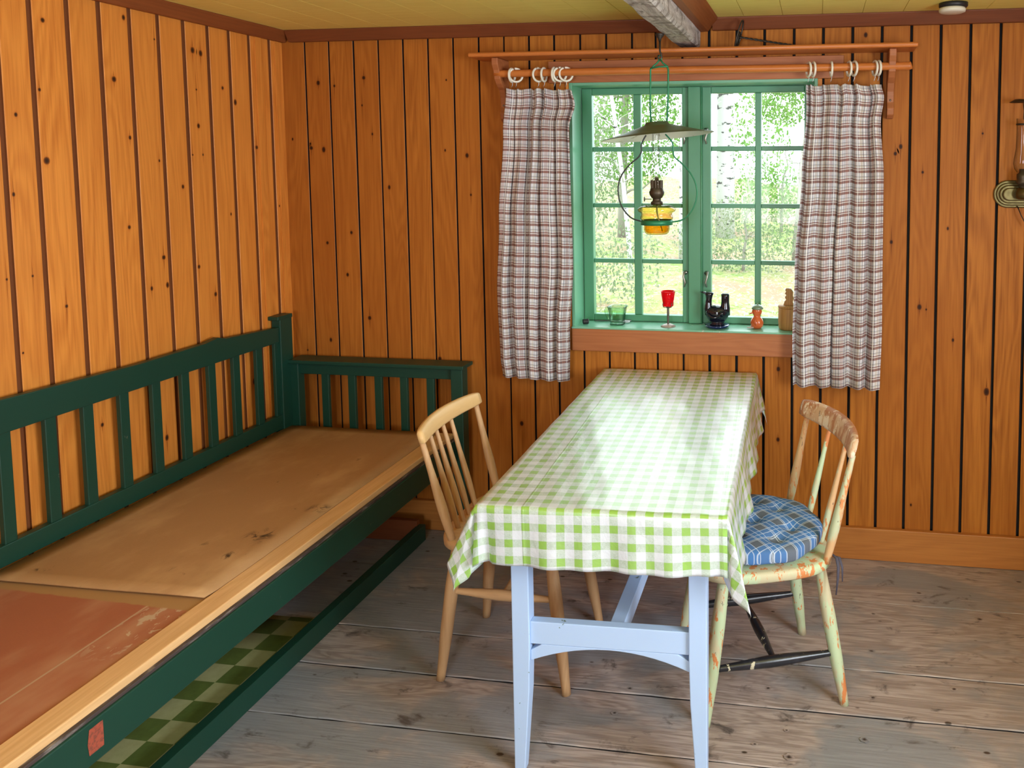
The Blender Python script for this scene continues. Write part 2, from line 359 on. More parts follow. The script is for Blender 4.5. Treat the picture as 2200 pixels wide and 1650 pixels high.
# ------------------------------------------------------------------ mesh helpers
class MB:
    def __init__(s): s.v = []; s.f = []; s.r = []; s.k = []; s.uv = {}; s.mi = []; s.sm = []
    def add(s, vs, fs, rnd=.37, knot=0, smooth=False, mi=0, uvs=None):
        o = len(s.v); s.v += [tuple(p) for p in vs]; s.r += [rnd]*len(vs)
        s.k += knot if isinstance(knot, list) else [knot]*len(vs)
        if uvs:
            for i, q in enumerate(uvs): s.uv[o+i] = q
        for f in fs: s.f.append([i+o for i in f]); s.mi.append(mi); s.sm.append(smooth)
        return s
    def box(s, a, b, rnd=.37, mi=0, rot=None, piv=None):
        x0, y0, z0 = a; x1, y1, z1 = b
        vs = [(x0, y0, z0), (x1, y0, z0), (x1, y1, z0), (x0, y1, z0), (x0, y0, z1), (x1, y0, z1), (x1, y1, z1), (x0, y1, z1)]
        if rot:
            c = Vector(piv) if piv else Vector(((x0+x1)/2, (y0+y1)/2, (z0+z1)/2)); R = Euler(rot).to_matrix()
            vs = [tuple(c+R@(Vector(p)-c)) for p in vs]
        return s.add(vs, [(0, 3, 2, 1), (4, 5, 6, 7), (0, 1, 5, 4), (1, 2, 6, 5), (2, 3, 7, 6), (3, 0, 4, 7)], rnd, 0, False, mi)
    def prism(s, poly, fn, d0, d1, rnd=.37, mi=0):
        """poly: 2D outline; fn(a, b, d) -> 3D point"""
        n = len(poly); vs = [fn(a, b, d0) for a, b in poly]+[fn(a, b, d1) for a, b in poly]
        fs = [tuple(range(n))[::-1], tuple(range(n, 2*n))]+[(i, (i+1) % n, n+(i+1) % n, n+i) for i in range(n)]
        return s.add(vs, fs, rnd, 0, False, mi)
    def tube(s, pts, rad, n=10, cap=True, mi=0, closed=False, flat=None):
        pts = [Vector(p) for p in pts]; N = len(pts)
        if not isinstance(rad, (list, tuple)): rad = [rad]*N
        vs = []; fs = []; prev = None
        for i, p in enumerate(pts):
            if closed: d = (pts[(i+1) % N]-pts[i-1])
            else: d = pts[min(i+1, N-1)]-pts[max(i-1, 0)]
            d.normalize()
            if prev is None:
                a = Vector((0, 0, 1)) if abs(d.z) < .9 else Vector((1, 0, 0)); e1 = d.cross(a).normalized()
            else: e1 = (prev-d*prev.dot(d)).normalized()
            prev = e1; e2 = d.cross(e1)
            for j in range(n):
                an = 2*PI*j/n; rx = rad[i]; ry = rad[i]*(flat or 1)
                vs.append(p+e1*math.cos(an)*rx+e2*math.sin(an)*ry)
        for i in range(N if closed else N-1):
            for j in range(n):
                i2 = (i+1) % N; fs.append((i*n+j, i*n+(j+1) % n, i2*n+(j+1) % n, i2*n+j))
        if cap and not closed: fs += [tuple(range(n))[::-1], tuple(range((N-1)*n, N*n))]
        s.add(vs, fs, .37, 0, True, mi); return s
    def lathe(s, prof, c, n=28, mi=0, tilt=None, sx=1, sy=1, closed=False):
        vs = []; fs = []; c = Vector(c); R = Euler(tilt).to_matrix() if tilt else None; k = len(prof)
        for r, z in prof:
            for j in range(n):
                a = 2*PI*j/n; p = Vector((r*math.cos(a)*sx, r*math.sin(a)*sy, z))
                if R: p = R@p
                vs.append(c+p)
        for i in range(k-1):
            for j in range(n): fs.append((i*n+j, i*n+(j+1) % n, (i+1)*n+(j+1) % n, (i+1)*n+j))
        if closed: fs += [tuple(range(n))[::-1], tuple(range((k-1)*n, k*n))]
        return s.add(vs, fs, .37, 0, True, mi)
    def grid(s, nu, nv, fn, uvf=None, mi=0, smooth=True):
        vs = []; uv = []
        for j in range(nv+1):
            for i in range(nu+1):
                vs.append(fn(i/nu, j/nv)); uv.append(uvf(i/nu, j/nv) if uvf else (i/nu, j/nv))
        fs = [(j*(nu+1)+i, j*(nu+1)+i+1, (j+1)*(nu+1)+i+1, (j+1)*(nu+1)+i) for j in range(nv) for i in range(nu)]
        return s.add(vs, fs, .37, 0, smooth, mi, uv)
    def build(s, name, mats, parent=None, bevel=0, seg=2, solid=0, loc=None, sub=0):
        me = bpy.data.meshes.new(name); L = Vector(loc) if loc else Vector((0, 0, 0))
        me.from_pydata([tuple(Vector(p)-L) for p in s.v], [], s.f)
        for m_ in (mats if isinstance(mats, (list, tuple)) else [mats]): me.materials.append(M[m_])
        me.polygons.foreach_set('material_index', s.mi); me.polygons.foreach_set('use_smooth', s.sm)
        a = me.attributes.new('rnd', 'FLOAT', 'POINT'); a.data.foreach_set('value', s.r)
        a = me.attributes.new('knot', 'FLOAT', 'POINT'); a.data.foreach_set('value', [float(x) for x in s.k])
        if s.uv:
            ul = me.uv_layers.new(name='UVMap')
            for lp in me.loops: ul.data[lp.index].uv = s.uv.get(lp.vertex_index, (0, 0))
        me.update(); me.validate()
        o = bpy.data.objects.new(name, me); S.collection.objects.link(o); o.location = L
        if parent: o.parent = parent
        if bevel:
            b = o.modifiers.new('bevel', 'BEVEL'); b.width = bevel; b.segments = seg; b.limit_method = 'ANGLE'; b.angle_limit = .6
        if solid:
            b = o.modifiers.new('solid', 'SOLIDIFY'); b.thickness = solid; b.offset = 0
        if sub:
            b = o.modifiers.new('sub', 'SUBSURF'); b.levels = sub; b.render_levels = sub
        return o
def lab(o, label, cat, group=None):
    o['label'] = label; o['category'] = cat
    if group: o['group'] = group
    return o
def thing(name, label, cat, loc=(0, 0, 0), rz=0, group=None):
    o = bpy.data.objects.new(name, None); S.collection.objects.link(o); o.empty_display_size = .05
    o.location = loc; o.rotation_euler = (0, 0, rz); return lab(o, label, cat, group)
def struct(o): o['kind'] = 'structure'; return o
def sep_(root, mb, name, mats, **k):
    """part given in world coordinates, parented so that it stays put under an unrotated root"""
    o = mb.build(name, mats, None, **k); o.parent = root; o.matrix_parent_inverse = Matrix.Translation(root.location).inverted()
    return o
def sub_(part, mb, name, mats, **k):
    """piece of a part; same coordinates as the part"""
    o = mb.build(name, mats, None, **k); o.parent = part; return o

# ------------------------------------------------------------------ room shell
def plank_wall(name, axis, edges, z0, z1, face, mat, depth, gap, holes=(), knots=(), sgn=1, groove='gap', gz=.012, seed=1):
    """boards between successive edges; face = room-side plane; sgn = direction into the wall"""
    rg = random.Random(seed); mb = MB(); ch = .0018
    def P(a, d, z): return (a, face+sgn*d, z) if axis == 'x' else (face+sgn*d, a, z)
    for i in range(len(edges)-1):
        g0, g1 = (gap(edges[i]), gap(edges[i+1])) if callable(gap) else (gap, gap)
        a0, a1 = edges[i]+g0/2, edges[i+1]-g1/2; r = rg.random(); dd = rg.uniform(0, .0015)
        spans = [(z0, z1)]
        for (h0, h1, hz0, hz1) in holes:
            new = []
            for s0, s1 in spans:
                if a1 <= h0+.001 or a0 >= h1-.001: new.append((s0, s1, ))
                else:
                    if s0 < hz0: new.append((s0, hz0))
                    if s1 > hz1: new.append((hz1, s1))
            spans = new
            if a0 < h0 < a1 or a0 < h1 < a1:      # notch: keep the sliver outside the hole at full height
                if a0 < h0 < a1: mb.add([P(a0+ch, dd, hz0), P(h0, dd, hz0), P(h0, dd, hz1), P(a0+ch, dd, hz1)], [(0, 1, 2, 3)], r)
                if a0 < h1 < a1: mb.add([P(h1, dd, hz0), P(a1-ch, dd, hz0), P(a1-ch, dd, hz1), P(h1, dd, hz1)], [(0, 1, 2, 3)], r)
        for s0, s1 in spans:
            pr = [(a0, depth), (a0, dd+ch), (a0+ch, dd), (a1-ch, dd), (a1, dd+ch), (a1, depth)]
            vs = [P(a, d, s0) for a, d in pr]+[P(a, d, s1) for a, d in pr]
            mb.add(vs, [(j, j+1, 7+j, 6+j) for j in (1, 2, 3)], r); mb.add(vs, [(0, 1, 7, 6), (4, 5, 11, 10), (5, 0, 6, 11)], r, mi=1); mb.add([P(a, d, s1) for a, d in pr], [tuple(range(6))], r); mb.add([P(a, d, s0) for a, d in pr], [tuple(range(6))], r)
        for ka, kz in knots:
            if not (a0 <= ka < a1): continue
            n = 16; rx = rg.choice((.0035, .005, .0065, .0085))*rg.uniform(.85, 1.15); rz = rx*rg.uniform(1.1, 1.7)
            ka = max(a0+ch+rx*1.3, min(a1-ch-rx*1.3, ka))
            tail = rg.random()
            lift = dd-.0003
            def disc(sx, sz, k0):
                vs = [P(ka, lift, kz)]+[P(ka+sx*math.cos(2*PI*j/n), lift, kz+sz*math.sin(2*PI*j/n)) for j in range(n)]
                mb.add(vs, [(0, 1+j, 1+(j+1) % n) for j in range(n)], r, [k0]+[0]*n)
            sx = max(.004, min(rx*2.4, ka-a0-ch, a1-ch-ka))
            disc(sx, rz*3.0, .42); lift -= .0003
            if tail > .45: disc(rx*.45, rg.uniform(.035, .10), .8); lift -= .0003
            # the dark heart is a small flat ellipse with a soft rim
            k_in = [P(ka+rx*.8*math.cos(2*PI*j/n), lift, kz+rz*.8*math.sin(2*PI*j/n)) for j in range(n)]
            k_out = [P(ka+rx*1.2*math.cos(2*PI*j/n), lift, kz+rz*1.2*math.sin(2*PI*j/n)) for j in range(n)]
            mb.add([P(ka, lift, kz)]+k_in+k_out, [(0, 1+j, 1+(j+1) % n) for j in range(n)]+[(1+j, 1+n+j, 1+n+(j+1) % n, 1+(j+1) % n) for j in range(n)], r, [1.0]+[.78]*n+[.25]*n)
    # backing seen through the gaps
    b = MB(); lo, hi = edges[0], edges[-1]
    def plate(a, c, q0, q1):
        if c-a < .002 or q1-q0 < .002: return
        p0, p1 = P(a, depth-.001 if groove == 'gap' else gz, q0), P(c, depth+.02, q1)
        mb.box([min(x, y) for x, y in zip(p0, p1)], [max(x, y) for x, y in zip(p0, p1)], .5, 1)
    if holes:
        h0, h1, hz0, hz1 = holes[0]
        plate(lo, h0, z0, z1); plate(h1, hi, z0, z1); plate(h0, h1, z0, hz0); plate(h0, h1, hz1, z1)
    else: plate(lo, hi, z0, z1)
    return mb.build(name, [mat, groove])

WX0, WX1, WZ0, WZ1 = -.989, -.012, .912, 1.906
eb = [XL-.008, -2.178, -2.066, -1.952, -1.839, -1.727, -1.615, -1.503, -1.391, -1.281, -1.173, -1.066, -.956, -.847, -.740, -.643, -.535, -.427, -.317, -.207, -.092, .021, .133, .244, .354, .463, .572, .681, .790]
while eb[-1] < XR: eb.append(eb[-1]+.110)
eb[-1] = XR
KB = [(-2.25, 1.699), (-2.167, 1.679), (-2.105, 1.653), (-2.173, 1.66), (-2.044, 1.924), (-1.908, 1.956), (-1.92, 1.84), (-1.877, 1.718), (-1.807, 1.491), (-1.536, 1.94), (-1.549, 1.647), (-1.452, 1.625), (-1.439, 1.46), (-1.989, 1.295), (-2.104, 1.249), (-2.119, 1.938), (-2.105, .821), (-2.014, 1.111), (-1.918, .923), (-2.218, .772), (.623, 1.7), (.404, 1.553), (.502, 1.336), (.32, 1.652), (.182, 2.081), (-.147, .47), (-.147, .761), (.382, .229), (.24, .258), (-1.235, .486), (-1.598, .755), (.401, 1.027), (.427, 1.018), (.30, 1.625), (.29, 1.281), (.66, .7), (.53, .9), (1.0, 1.2)]
left_part = [e for e in eb if e <= -1.17]
wb = plank_wall('wall_back', 'x', eb, .0, ZC, YB, 'pine_shaded', .022, lambda x: .0065 if x < -1.2 else (.0078 if x < -.5 else .0105), [(WX0-.013, WX1+.013, WZ0-.005, WZ1+.013)], KB, 1, seed=5)
struct(wb)
# dark timber wall behind the boards, round the opening
mb = MB()
for a, b in (((XL-.12, YB+.043, 0), (WX0-.02, 3.42, ZC)), ((WX1+.02, YB+.043, 0), (XR+.12, 3.42, ZC)), ((WX0-.02, YB+.043, 0), (WX1+.02, 3.42, WZ0-.02)), ((WX0-.02, YB+.043, WZ1+.02), (WX1+.02, 3.42, ZC))): mb.box(a, b)
struct(mb.build('wall_back_outer', 'gap'))
el = [3.168, 3.078, 2.956, 2.845, 2.735, 2.619, 2.506, 2.389, 2.274, 2.164, 2.045, 1.946, 1.832]
while el[-1] > YF: el.append(el[-1]-.1135)
el[-1] = YF; el = el[::-1]
KL = [(2.084, 2.02), (2.055, 1.813), (1.985, 1.735), (2.069, 1.603), (1.963, 1.506), (2.366, 2.078), (2.487, 2.025), (2.316, 1.87), (2.481, 1.604), (2.365, 1.681), (2.343, 1.381), (2.799, 1.886), (2.859, 1.836), (2.666, 1.868), (2.657, 2.011), (2.695, 2.005), (2.668, 1.734), (2.683, 1.627), (2.629, 1.626), (2.581, 1.51), (2.813, 1.395), (2.966, 1.66), (3.1, 1.412), (1.927, 1.265), (2.003, 1.264), (2.103, 1.156), (2.42, 1.161), (2.478, 1.263), (2.492, 1.163), (2.712, 1.093), (2.727, 1.067), (1.96, 1.044), (2.629, 1.209), (2.28, 1.214), (2.55, .9), (2.2, .75), (2.9, .7), (2.45, .62)]
struct(plank_wall('wall_left', 'y', el, 0, ZC, XL, 'pine_left', .016, .0160, (), KL, -1, 'pine_recess', .009, seed=11))
mb = MB(); mb.box((XL-.12, YF-.1, -.1), (XL-.045, 3.42, ZC+.1)); struct(mb.build('wall_left_outer', 'gap'))
# the narrow extra boards standing out beside the corner
mb = MB(); mb.box((XL, 2.985, 0), (XL+.006, 3.02, ZC), .2); mb.box((XL, 3.105, 0), (XL+.004, 3.13, ZC), .9); struct(mb.build('trim_corner', 'pine_left'))

def wall_with_hole(name, axis, face, out, a0, a1, hole, mat):
    """right wall and the wall behind: plain boards with a window opening, daylight from the right and added fill from behind"""
    e = []; x = a0
    while x < a1: e.append(x); x += .112
    e.append(a1)
    return plank_wall(name, axis, e, 0, ZC, face, mat, .02, .008, [hole], (), out, seed=3)
struct(wall_with_hole('wall_right', 'y', XR, 1, YF, YB, (.1, 1.3, .85, 1.95), 'pine_left'))
struct(wall_with_hole('wall_front', 'x', YF, -1, XL, XR, (-.85, -.05, .9, 1.95), 'pine_shaded'))
def far_window(name, axis, face, a0, a1, z0, z1, sg):
    mb = MB()
    def bx(p, q, u, v):
        lo, hi = (face+sg*.03, face+sg*.07); lo, hi = min(lo, hi), max(lo, hi)
        mb.box((p, lo, u) if axis == 'x' else (lo, p, u), (q, hi, v) if axis == 'x' else (hi, q, v))
    m_ = (a0+a1)/2
    for p, q, u, v in ((a0, a0+.05, z0, z1), (a1-.05, a1, z0, z1), (a0, a1, z0, z0+.05), (a0, a1, z1-.05, z1), (m_-.04, m_+.04, z0, z1), (a0, a1, (z0+z1)/2-.012, (z0+z1)/2+.012)): bx(p, q, u, v)
    struct(mb.build(name, 'green_window', bevel=.004))
far_window('window_2', 'y', XR, .1, 1.3, .85, 1.95, 1); far_window('fill_window', 'x', YF, -.85, -.05, .9, 1.95, -1)  # the window in the wall behind is added to bring in fill light

# ceiling boards
mb = MB(); x = XL-.1
while x < XR+.1:
    mb.box((x, YF-.1, ZC), (x+.148, 3.42, ZC+.02), random.random()); mb.box((x+.147, YF-.1, ZC+.004), (x+.151, 3.42, ZC+.02)); x += .15
struct(mb.build('ceiling', 'ceiling'))

# floor planks with slightly ragged joints
mb = MB(); fb = [3.2, 2.825, 2.425, 2.215, 1.985, 1.72, 1.44, 1.1, .78, .42, .1, -.25, -.6, -1.0, -1.4, -1.8]
rg = random.Random(4)
for i in range(len(fb)-1):
    y1, y0 = fb[i]-.002, fb[i+1]+.002; n = 60; r = rg.random(); dz = rg.uniform(-.0015, .0015)
    w0 = [(rg.random()-.5)*.003 for _ in range(n+1)]; w1 = [(rg.random()-.5)*.003 for _ in range(n+1)]
    X = [XL-.05+(XR-XL+.1)*j/n for j in range(n+1)]
    for j in range(n):
        vs = []
        for q in (j, j+1):
            vs += [(X[q], y0+w0[q], -.03), (X[q], y0+w0[q], -.003+dz), (X[q], y0+w0[q]+.0025, dz), (X[q], y1+w1[q]-.0025, dz), (X[q], y1+w1[q], -.003+dz), (X[q], y1+w1[q], -.03)]
        mb.add(vs, [(k, k+6, k+7, k+1) for k in (1, 2, 3)], r); mb.add(vs, [(k, k+6, k+7, k+1) for k in (0, 4)], r, mi=1)
for kx, ky, s in ((-.548, 2.235, .012), (-.567, 2.124, .010), (.079, 2.45, .012), (.178, 2.299, .011), (.143, 2.12, .014), (-.142, 2.711, .014), (.21, 2.747, .012), (.189, 2.528, .013), (.575, 2.765, .018), (.424, 2.372, .013), (-.133, 2.296, .012), (-.061, 2.024, .016), (-.071, 2.125, .008), (-.155, 2.059, .008), (-1.0, 2.6, .012), (-.9, 1.86, .012), (.6, 2.1, .016)):
    n = 14; mb.add([(kx, ky, .0022)]+[(kx+s*math.cos(2*PI*j/n)*rg.uniform(.7, 1.2), ky+s*.8*math.sin(2*PI*j/n)*rg.uniform(.7, 1.2), .0022) for j in range(n)], [(0, 1+j, 1+(j+1) % n) for j in range(n)], .3, [1]+[0]*n)
mb.box((XL-.1, YF-.1, -.09), (XR+.1, 3.42, -.031), .5, 1)
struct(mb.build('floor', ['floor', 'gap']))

# skirting, cornices, window surround
struct(MB().box((XL, YB-.022, .0), (XR, YB, .13)).build('baseboard_back', 'pine_base', bevel=.003))
struct(MB().box((XL, YF, 0), (XL+.02, YB-.022, .12)).build('baseboard_left', 'pine_trim_y', bevel=.003))
def cornice(name, pts, fn, d0, d1, mat):
    struct(MB().prism(pts, fn, d0, d1).build(name, mat, bevel=.002))
pf = [(0, ZC), (.045, ZC), (.045, ZC-.006), (.020, ZC-.047), (0, ZC-.047)]
cornice('trim_1', pf, lambda a, z, d: (XL+a, d, z), YF, YB, 'pine_trim_y')
cornice('trim_2', pf, lambda a, z, d: (d, YB-a, z), XL+.045, -.553, 'pine_trim_dark')
cornice('trim_3', pf, lambda a, z, d: (d, YB-a, z), -.411, XR, 'pine_trim_dark')
cornice('trim_4', [(0, ZC), (.075, ZC), (.07, ZC-.012), (.03, ZC-.048), (0, ZC-.05)], lambda a, z, d: (-.461+a, d, z), YF, YB, 'pine_trim_y')
# old hewn ceiling beam
mb = MB(); rg = random.Random(2); ny = 60; sec = [(-.552, ZC), (-.552, 2.062), (-.545, 2.050), (-.472, 2.047), (-.461, 2.058), (-.461, ZC)]
vs = []
for j in range(ny+1):
    y = YF+(YB-YF)*j/ny
    for k, (x, z) in enumerate(sec): vs.append((x+(rg.random()-.5)*.004, y, z+(0 if k in (0, 5) else (rg.random()-.5)*.005)))
mb.add(vs, [(j*6+k, j*6+k+1, (j+1)*6+k+1, (j+1)*6+k) for j in range(ny) for k in range(5)]); mb.add(vs[-6:], [range(6)])
struct(mb.build('trim_5', 'beam'))
# header board over the window and the board below the sill
struct(MB().box((-1.085, YB-.020, WZ1+.011), (.10, YB, 2.004)).build('trim_6', 'pine_trim', bevel=.002))
struct(MB().box((WX0-.012, YB-.024, .815), (WX1+.03, YB, .909), .3).build('trim_7', 'pine_trim', bevel=.003))
struct(MB().box((WX0-.028, YB-.006, .815), (WX0-.0125, YB+.004, 2.0), .8).box((WX1+.012, YB-.006, .815), (WX1+.03, YB+.004, 2.0), .8).build('trim_8', 'pine_left', bevel=.002))
# green reveal
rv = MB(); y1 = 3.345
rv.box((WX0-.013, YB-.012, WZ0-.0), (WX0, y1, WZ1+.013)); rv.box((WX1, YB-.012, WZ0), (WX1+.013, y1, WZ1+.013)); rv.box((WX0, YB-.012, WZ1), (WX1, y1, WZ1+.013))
struct(rv.build('trim_9', 'reveal_skylit', bevel=.002))
struct(MB().box((WX0-.012, YB-.028, WZ0-.004), (WX1+.012, y1, WZ0+.004)).build('trim_10', 'sill_skylit', bevel=.0025))

# ------------------------------------------------------------------ window_1
win = bpy.data.objects.new('window_1', None); S.collection.objects.link(win); win.location = (-.5, 3.29, WZ0); struct(win)
Z0, Z1 = WZ0+.005, WZ1-.001
def wp(mb, name, mat, **k): return sep_(win, mb, name, mat, **k)
cpost = wp(MB().box((-.529, 3.255, Z0), (-.474, 3.315, Z1)), 'center_post', 'green_window', bevel=.003)
sub_(cpost, MB().tube([(-.474, 3.257, Z0), (-.474, 3.257, Z1)], .0045, 8), 'center_bead', 'green_window')
def sash(x0, x1, m0, m1, p0, p1):
    f = MB(); ya, yb = 3.272, 3.308
    f.box((x0, ya, Z0), (p0, yb, Z1)); f.box((p1, ya, Z0), (x1, yb, Z1)); f.box((p0, ya, 1.878), (p1, yb, Z1)); f.box((p0, ya, Z0), (p1, yb, .945))
    f.box((m0, ya+.006, .945), (m1, yb-.004, 1.878))
    for a, b in ((1.640, 1.660), (1.403, 1.421), (1.166, 1.184)):
        f.box((p0, ya+.008, a), (m0, yb-.006, b)); f.box((m1, ya+.008, a), (p1, yb-.006, b))
    fr = wp(f, 'sash', 'green_window', bevel=.003)
    sub_(fr, MB().box((p0-.004, 3.294, .941), (p1+.004, 3.297, 1.882)), 'panes', 'pane')
sash(WX0+.002, -.530, -.766, -.733, -.943, -.557)
sash(-.473, WX1-.002, -.253, -.227, -.435, -.052)
# putty-like outer stops so that the frame reads deep
for x in (-.545, -.455):
    g = 1 if x > -.5 else -1
    for z in (1.118, 1.715):
        h = MB(); h.tube([(x, 3.270, z+.018), (x+.004*g, 3.258, z+.014), (x+.005*g, 3.252, z-.004), (x-.002*g, 3.254, z-.026), (x+.003*g, 3.256, z-.046)], [.004, .006, .0045, .005, .0035], 8)
        h.tube([(x-.006, 3.266, z+.012), (x+.010, 3.262, z+.016)], .005, 8); h.lathe([(0, 0), (.009, .001), (.009, .004), (0, .005)], (x, 3.2725, z+.012), 12, tilt=(PI/2, 0, 0))
        wp(h, 'window_hook', 'silver_hook')

# ------------------------------------------------------------------ shelf, rod, rings, curtains
sh = thing('wall_shelf', 'long narrow orange pine shelf with two scrolled brackets above the window', 'shelf', (-.5, 3.157, 2.02))
poly = [(3.157, 2.012), (3.157, 2.030), (3.018, 2.030), (3.010, 2.025), (3.012, 2.014), (3.018, 2.012)]
sep_(sh, MB().prism(poly, lambda a, z, d: (d, a, z), -1.372, .362, .4), 'shelf_board', 'pine_shelf', bevel=.0035)
br = [(3.156, 2.011), (3.035, 2.011), (3.036, 1.985), (3.050, 1.965), (3.060, 1.93), (3.078, 1.91), (3.105, 1.89), (3.118, 1.86), (3.122, 1.82), (3.112, 1.795), (3.118, 1.772), (3.135, 1.760), (3.156, 1.758)]
for x in (-1.285, .262):
    b = sep_(sh, MB().prism(br, lambda a, z, d: (d, a, z), x, x+.026, .6), 'bracket', 'pine_trim', bevel=.003)
    sub_(b, MB().lathe([(0, -.002), (.004, -.001), (.004, .001), (0, .002)], (x+.013, 3.121, 1.828), 12, tilt=(PI/2, 0, 0)), 'screw', 'steel')
RY = 3.068
rod = MB().tube([(-1.284+.03*j*1.0, RY, 1.9505+.0012*math.sin(j*.1)) for j in range(0, 55)]+[(.345, RY, 1.952)], .0148, 16).build('curtain_rod', 'pine_shelf')
lab(rod, 'round orange pine curtain rod running above the window below the shelf', 'curtain rod')
rr = random.Random(9)
xl = [-1.213, -1.196, -1.103, -1.079, -1.036, -1.013, -.988]; xr = [-.034, -.016, .051, .117, .136, .212, .226]
ords = ['leftmost', 'second from left', 'third from left', 'middle', 'third from right', 'second from right', 'rightmost']
def make_ring(x, yaw, label, group):
    r = thing('curtain_ring', label, 'curtain ring', (x, RY, 1.9295), 0, group)
    n = 26; pts = []
    for j in range(n):
        a = PI*.62+2*PI*.97*j/(n-1) if abs(yaw) > .5 else 2*PI*j/n
        d = .0262; pts.append((math.sin(yaw)*math.cos(a)*d, math.cos(yaw)*math.cos(a)*d, (.0140)+math.sin(a)*d))
    MB().tube(pts, .0046, 8, closed=abs(yaw) <= .5, cap=True).build('ring_loop', 'ring', r)
    MB().tube([(0, 0, -.010), (.002, 0, -.018), (0, .003, -.026), (-.003, 0, -.034)], .0013, 6).build('ring_clip', 'steel', r)
    return r
yw = [.1, 1.0, .55, .08, .06, .9, 1.05]
for i, x in enumerate(xl): make_ring(x, yw[i], '%s of the seven ivory curtain rings holding the left plaid curtain' % ords[i], 'ivory rings of the left curtain')
yw = [.35, .3, .12, .3, .4, .3, .25]
for i, x in enumerate(xr): make_ring(x, -yw[i], '%s of the seven ivory curtain rings holding the right plaid curtain' % ords[i], 'ivory rings of the right curtain')

def interp(tab, v):
    for (a, x), (b, y) in zip(tab, tab[1:]):
        if v <= b: k = (v-a)/(b-a); k = k*k*(3-2*k); return x+(y-x)*k
    return tab[-1][1]
def curtain(name, label, L, R, ztop, zbot, folds, seed, width, corner):
    rg = random.Random(seed); ph = [rg.uniform(0, 6.28) for _ in range(8)]
    def fn(u, v):
        a, b = interp(L, v), interp(R, v); top = 1-min(1, v*6)
        uu = u+.018*math.sin(2*PI*folds*u*.5+ph[0]+v*1.2)*min(1, u*8)*min(1, (1-u)*8)
        x = a+(b-a)*uu
        A = .013+.011*v
        y = RY+A*math.sin(2*PI*folds*u+ph[1]+.5*math.sin(v*3+ph[2]))+.0075*math.sin(2*PI*(folds*2.3)*u+ph[3]+v*2)*(1-.4*v)+.004*math.sin(v*9+u*7+ph[4])
        x += .006*math.sin(2*PI*folds*u+ph[1]+1.4)
        z = ztop(u)+(zbot(u)-ztop(u))*v+.004*math.sin(2*PI*folds*u+ph[5])*v-.007*top*abs(math.sin(PI*u*6.5+ph[6]*.2))
        if corner and u > .80 and v < .14:
            k = (u-.80)/.20*(1-abs(v-.045)/.095) ; k = max(0, k); y -= .03*k; x += .020*k
        return (x, y, z)
    o = MB().grid(110, 90, fn, lambda u, v: (u*width, -v*1.19)).build(name, 'plaid', solid=.0012)
    lab(o, label, 'curtain', 'plaid window curtains')
curtain('curtain', 'brown and white plaid curtain hanging left of the window with a turned-over top corner',
        [(0, -1.226), (.15, -1.243), (.45, -1.274), (.7, -1.287), (.93, -1.280), (1, -1.272)], [(0, -.962), (.05, -.955), (.12, -.972), (.3, -.972), (.6, -.966), (.85, -.984), (1, -.988)],
        lambda u: 1.893-.006*u-.03*max(0, u-.88), lambda u: .712-.010*u, 5, 3, .50, True)
curtain('curtain', 'brown and white plaid curtain hanging right of the window over the pine boards',
        [(0, -.048), (.08, -.046), (.3, -.062), (.6, -.086), (.85, -.094), (1, -.090)], [(0, .232), (.04, .243), (.12, .232), (.3, .245), (.8, .246), (1, .240)],
        lambda u: 1.893-.004*u-.006*abs(math.sin(u*10)), lambda u: .722-.004*u, 5, 8, .56, False)

# ------------------------------------------------------------------ bench
bench = thing('settle_bench', 'long dark green wooden settle with slatted back against the left wall', 'bench', (-1.9, 1.6, 0))
def bp(mb, name, mat, **k): return sep_(bench, mb, name, mat, **k)
BX = -2.235; YN = .15      # near end, outside the frame
def toprail(a, z, d): return (a, d, z)
rail = [(YN, .845), (3.0, .842), (3.0, .905), (2.70, .925), (2.66, .937), (2.60, .928), (2.3, .925), (2.0, .935), (1.7, .945), (YN, .95)]
bp(MB().prism(rail, lambda y, z, d: (d, y, z), BX-.026, BX, .2), 'back_top_rail', 'green_paint', bevel=.003)
bp(MB().box((BX-.026, YN, .470), (BX, 3.0, .530)), 'back_bottom_rail', 'green_paint', bevel=.003)
bp(MB().box((BX-.035, 3.0, .0), (BX+.006, 3.075, .940)).box((BX-.04, 2.985, .935), (BX+.008, 3.078, .952)), 'back_post', 'green_paint', bevel=.003)
sl = [1.855, 1.99, 2.113, 2.243, 2.371, 2.498, 2.625, 2.752, 2.88]
while sl[0] > YN+.15: sl.insert(0, sl[0]-.127)
for y in sl: bp(MB().box((BX-.020, y-.0175, .528), (BX-.004, y+.0175, .846)), 'back_slat', 'green_paint', bevel=.002)
bp(MB().box((BX-.020, 2.975, .528), (BX-.006, 3.002, .846)), 'back_slat', 'green_paint', bevel=.002)
AY = 3.068
bp(MB().box((-2.232, AY-.035, .741), (-1.436, AY+.062, .757)), 'arm_rest', 'green_paint', bevel=.003)
bp(MB().box((-2.20, AY, .690), (-1.495, AY+.022, .741)), 'arm_rail', 'green_paint', bevel=.003)
bp(MB().box((-2.232, AY-.012, .45), (-2.196, AY+.03, .741)), 'arm_post', 'green_paint', bevel=.003)
bp(MB().box((-1.500, AY-.018, 0), (-1.448, AY+.034, .741)), 'arm_post', 'green_paint', bevel=.003)
for x in (-2.083, -1.960, -1.838, -1.722, -1.602): bp(MB().box((x-.0165, AY+.003, .45), (x+.0165, AY+.019, .692)), 'arm_slat', 'green_paint', bevel=.002)
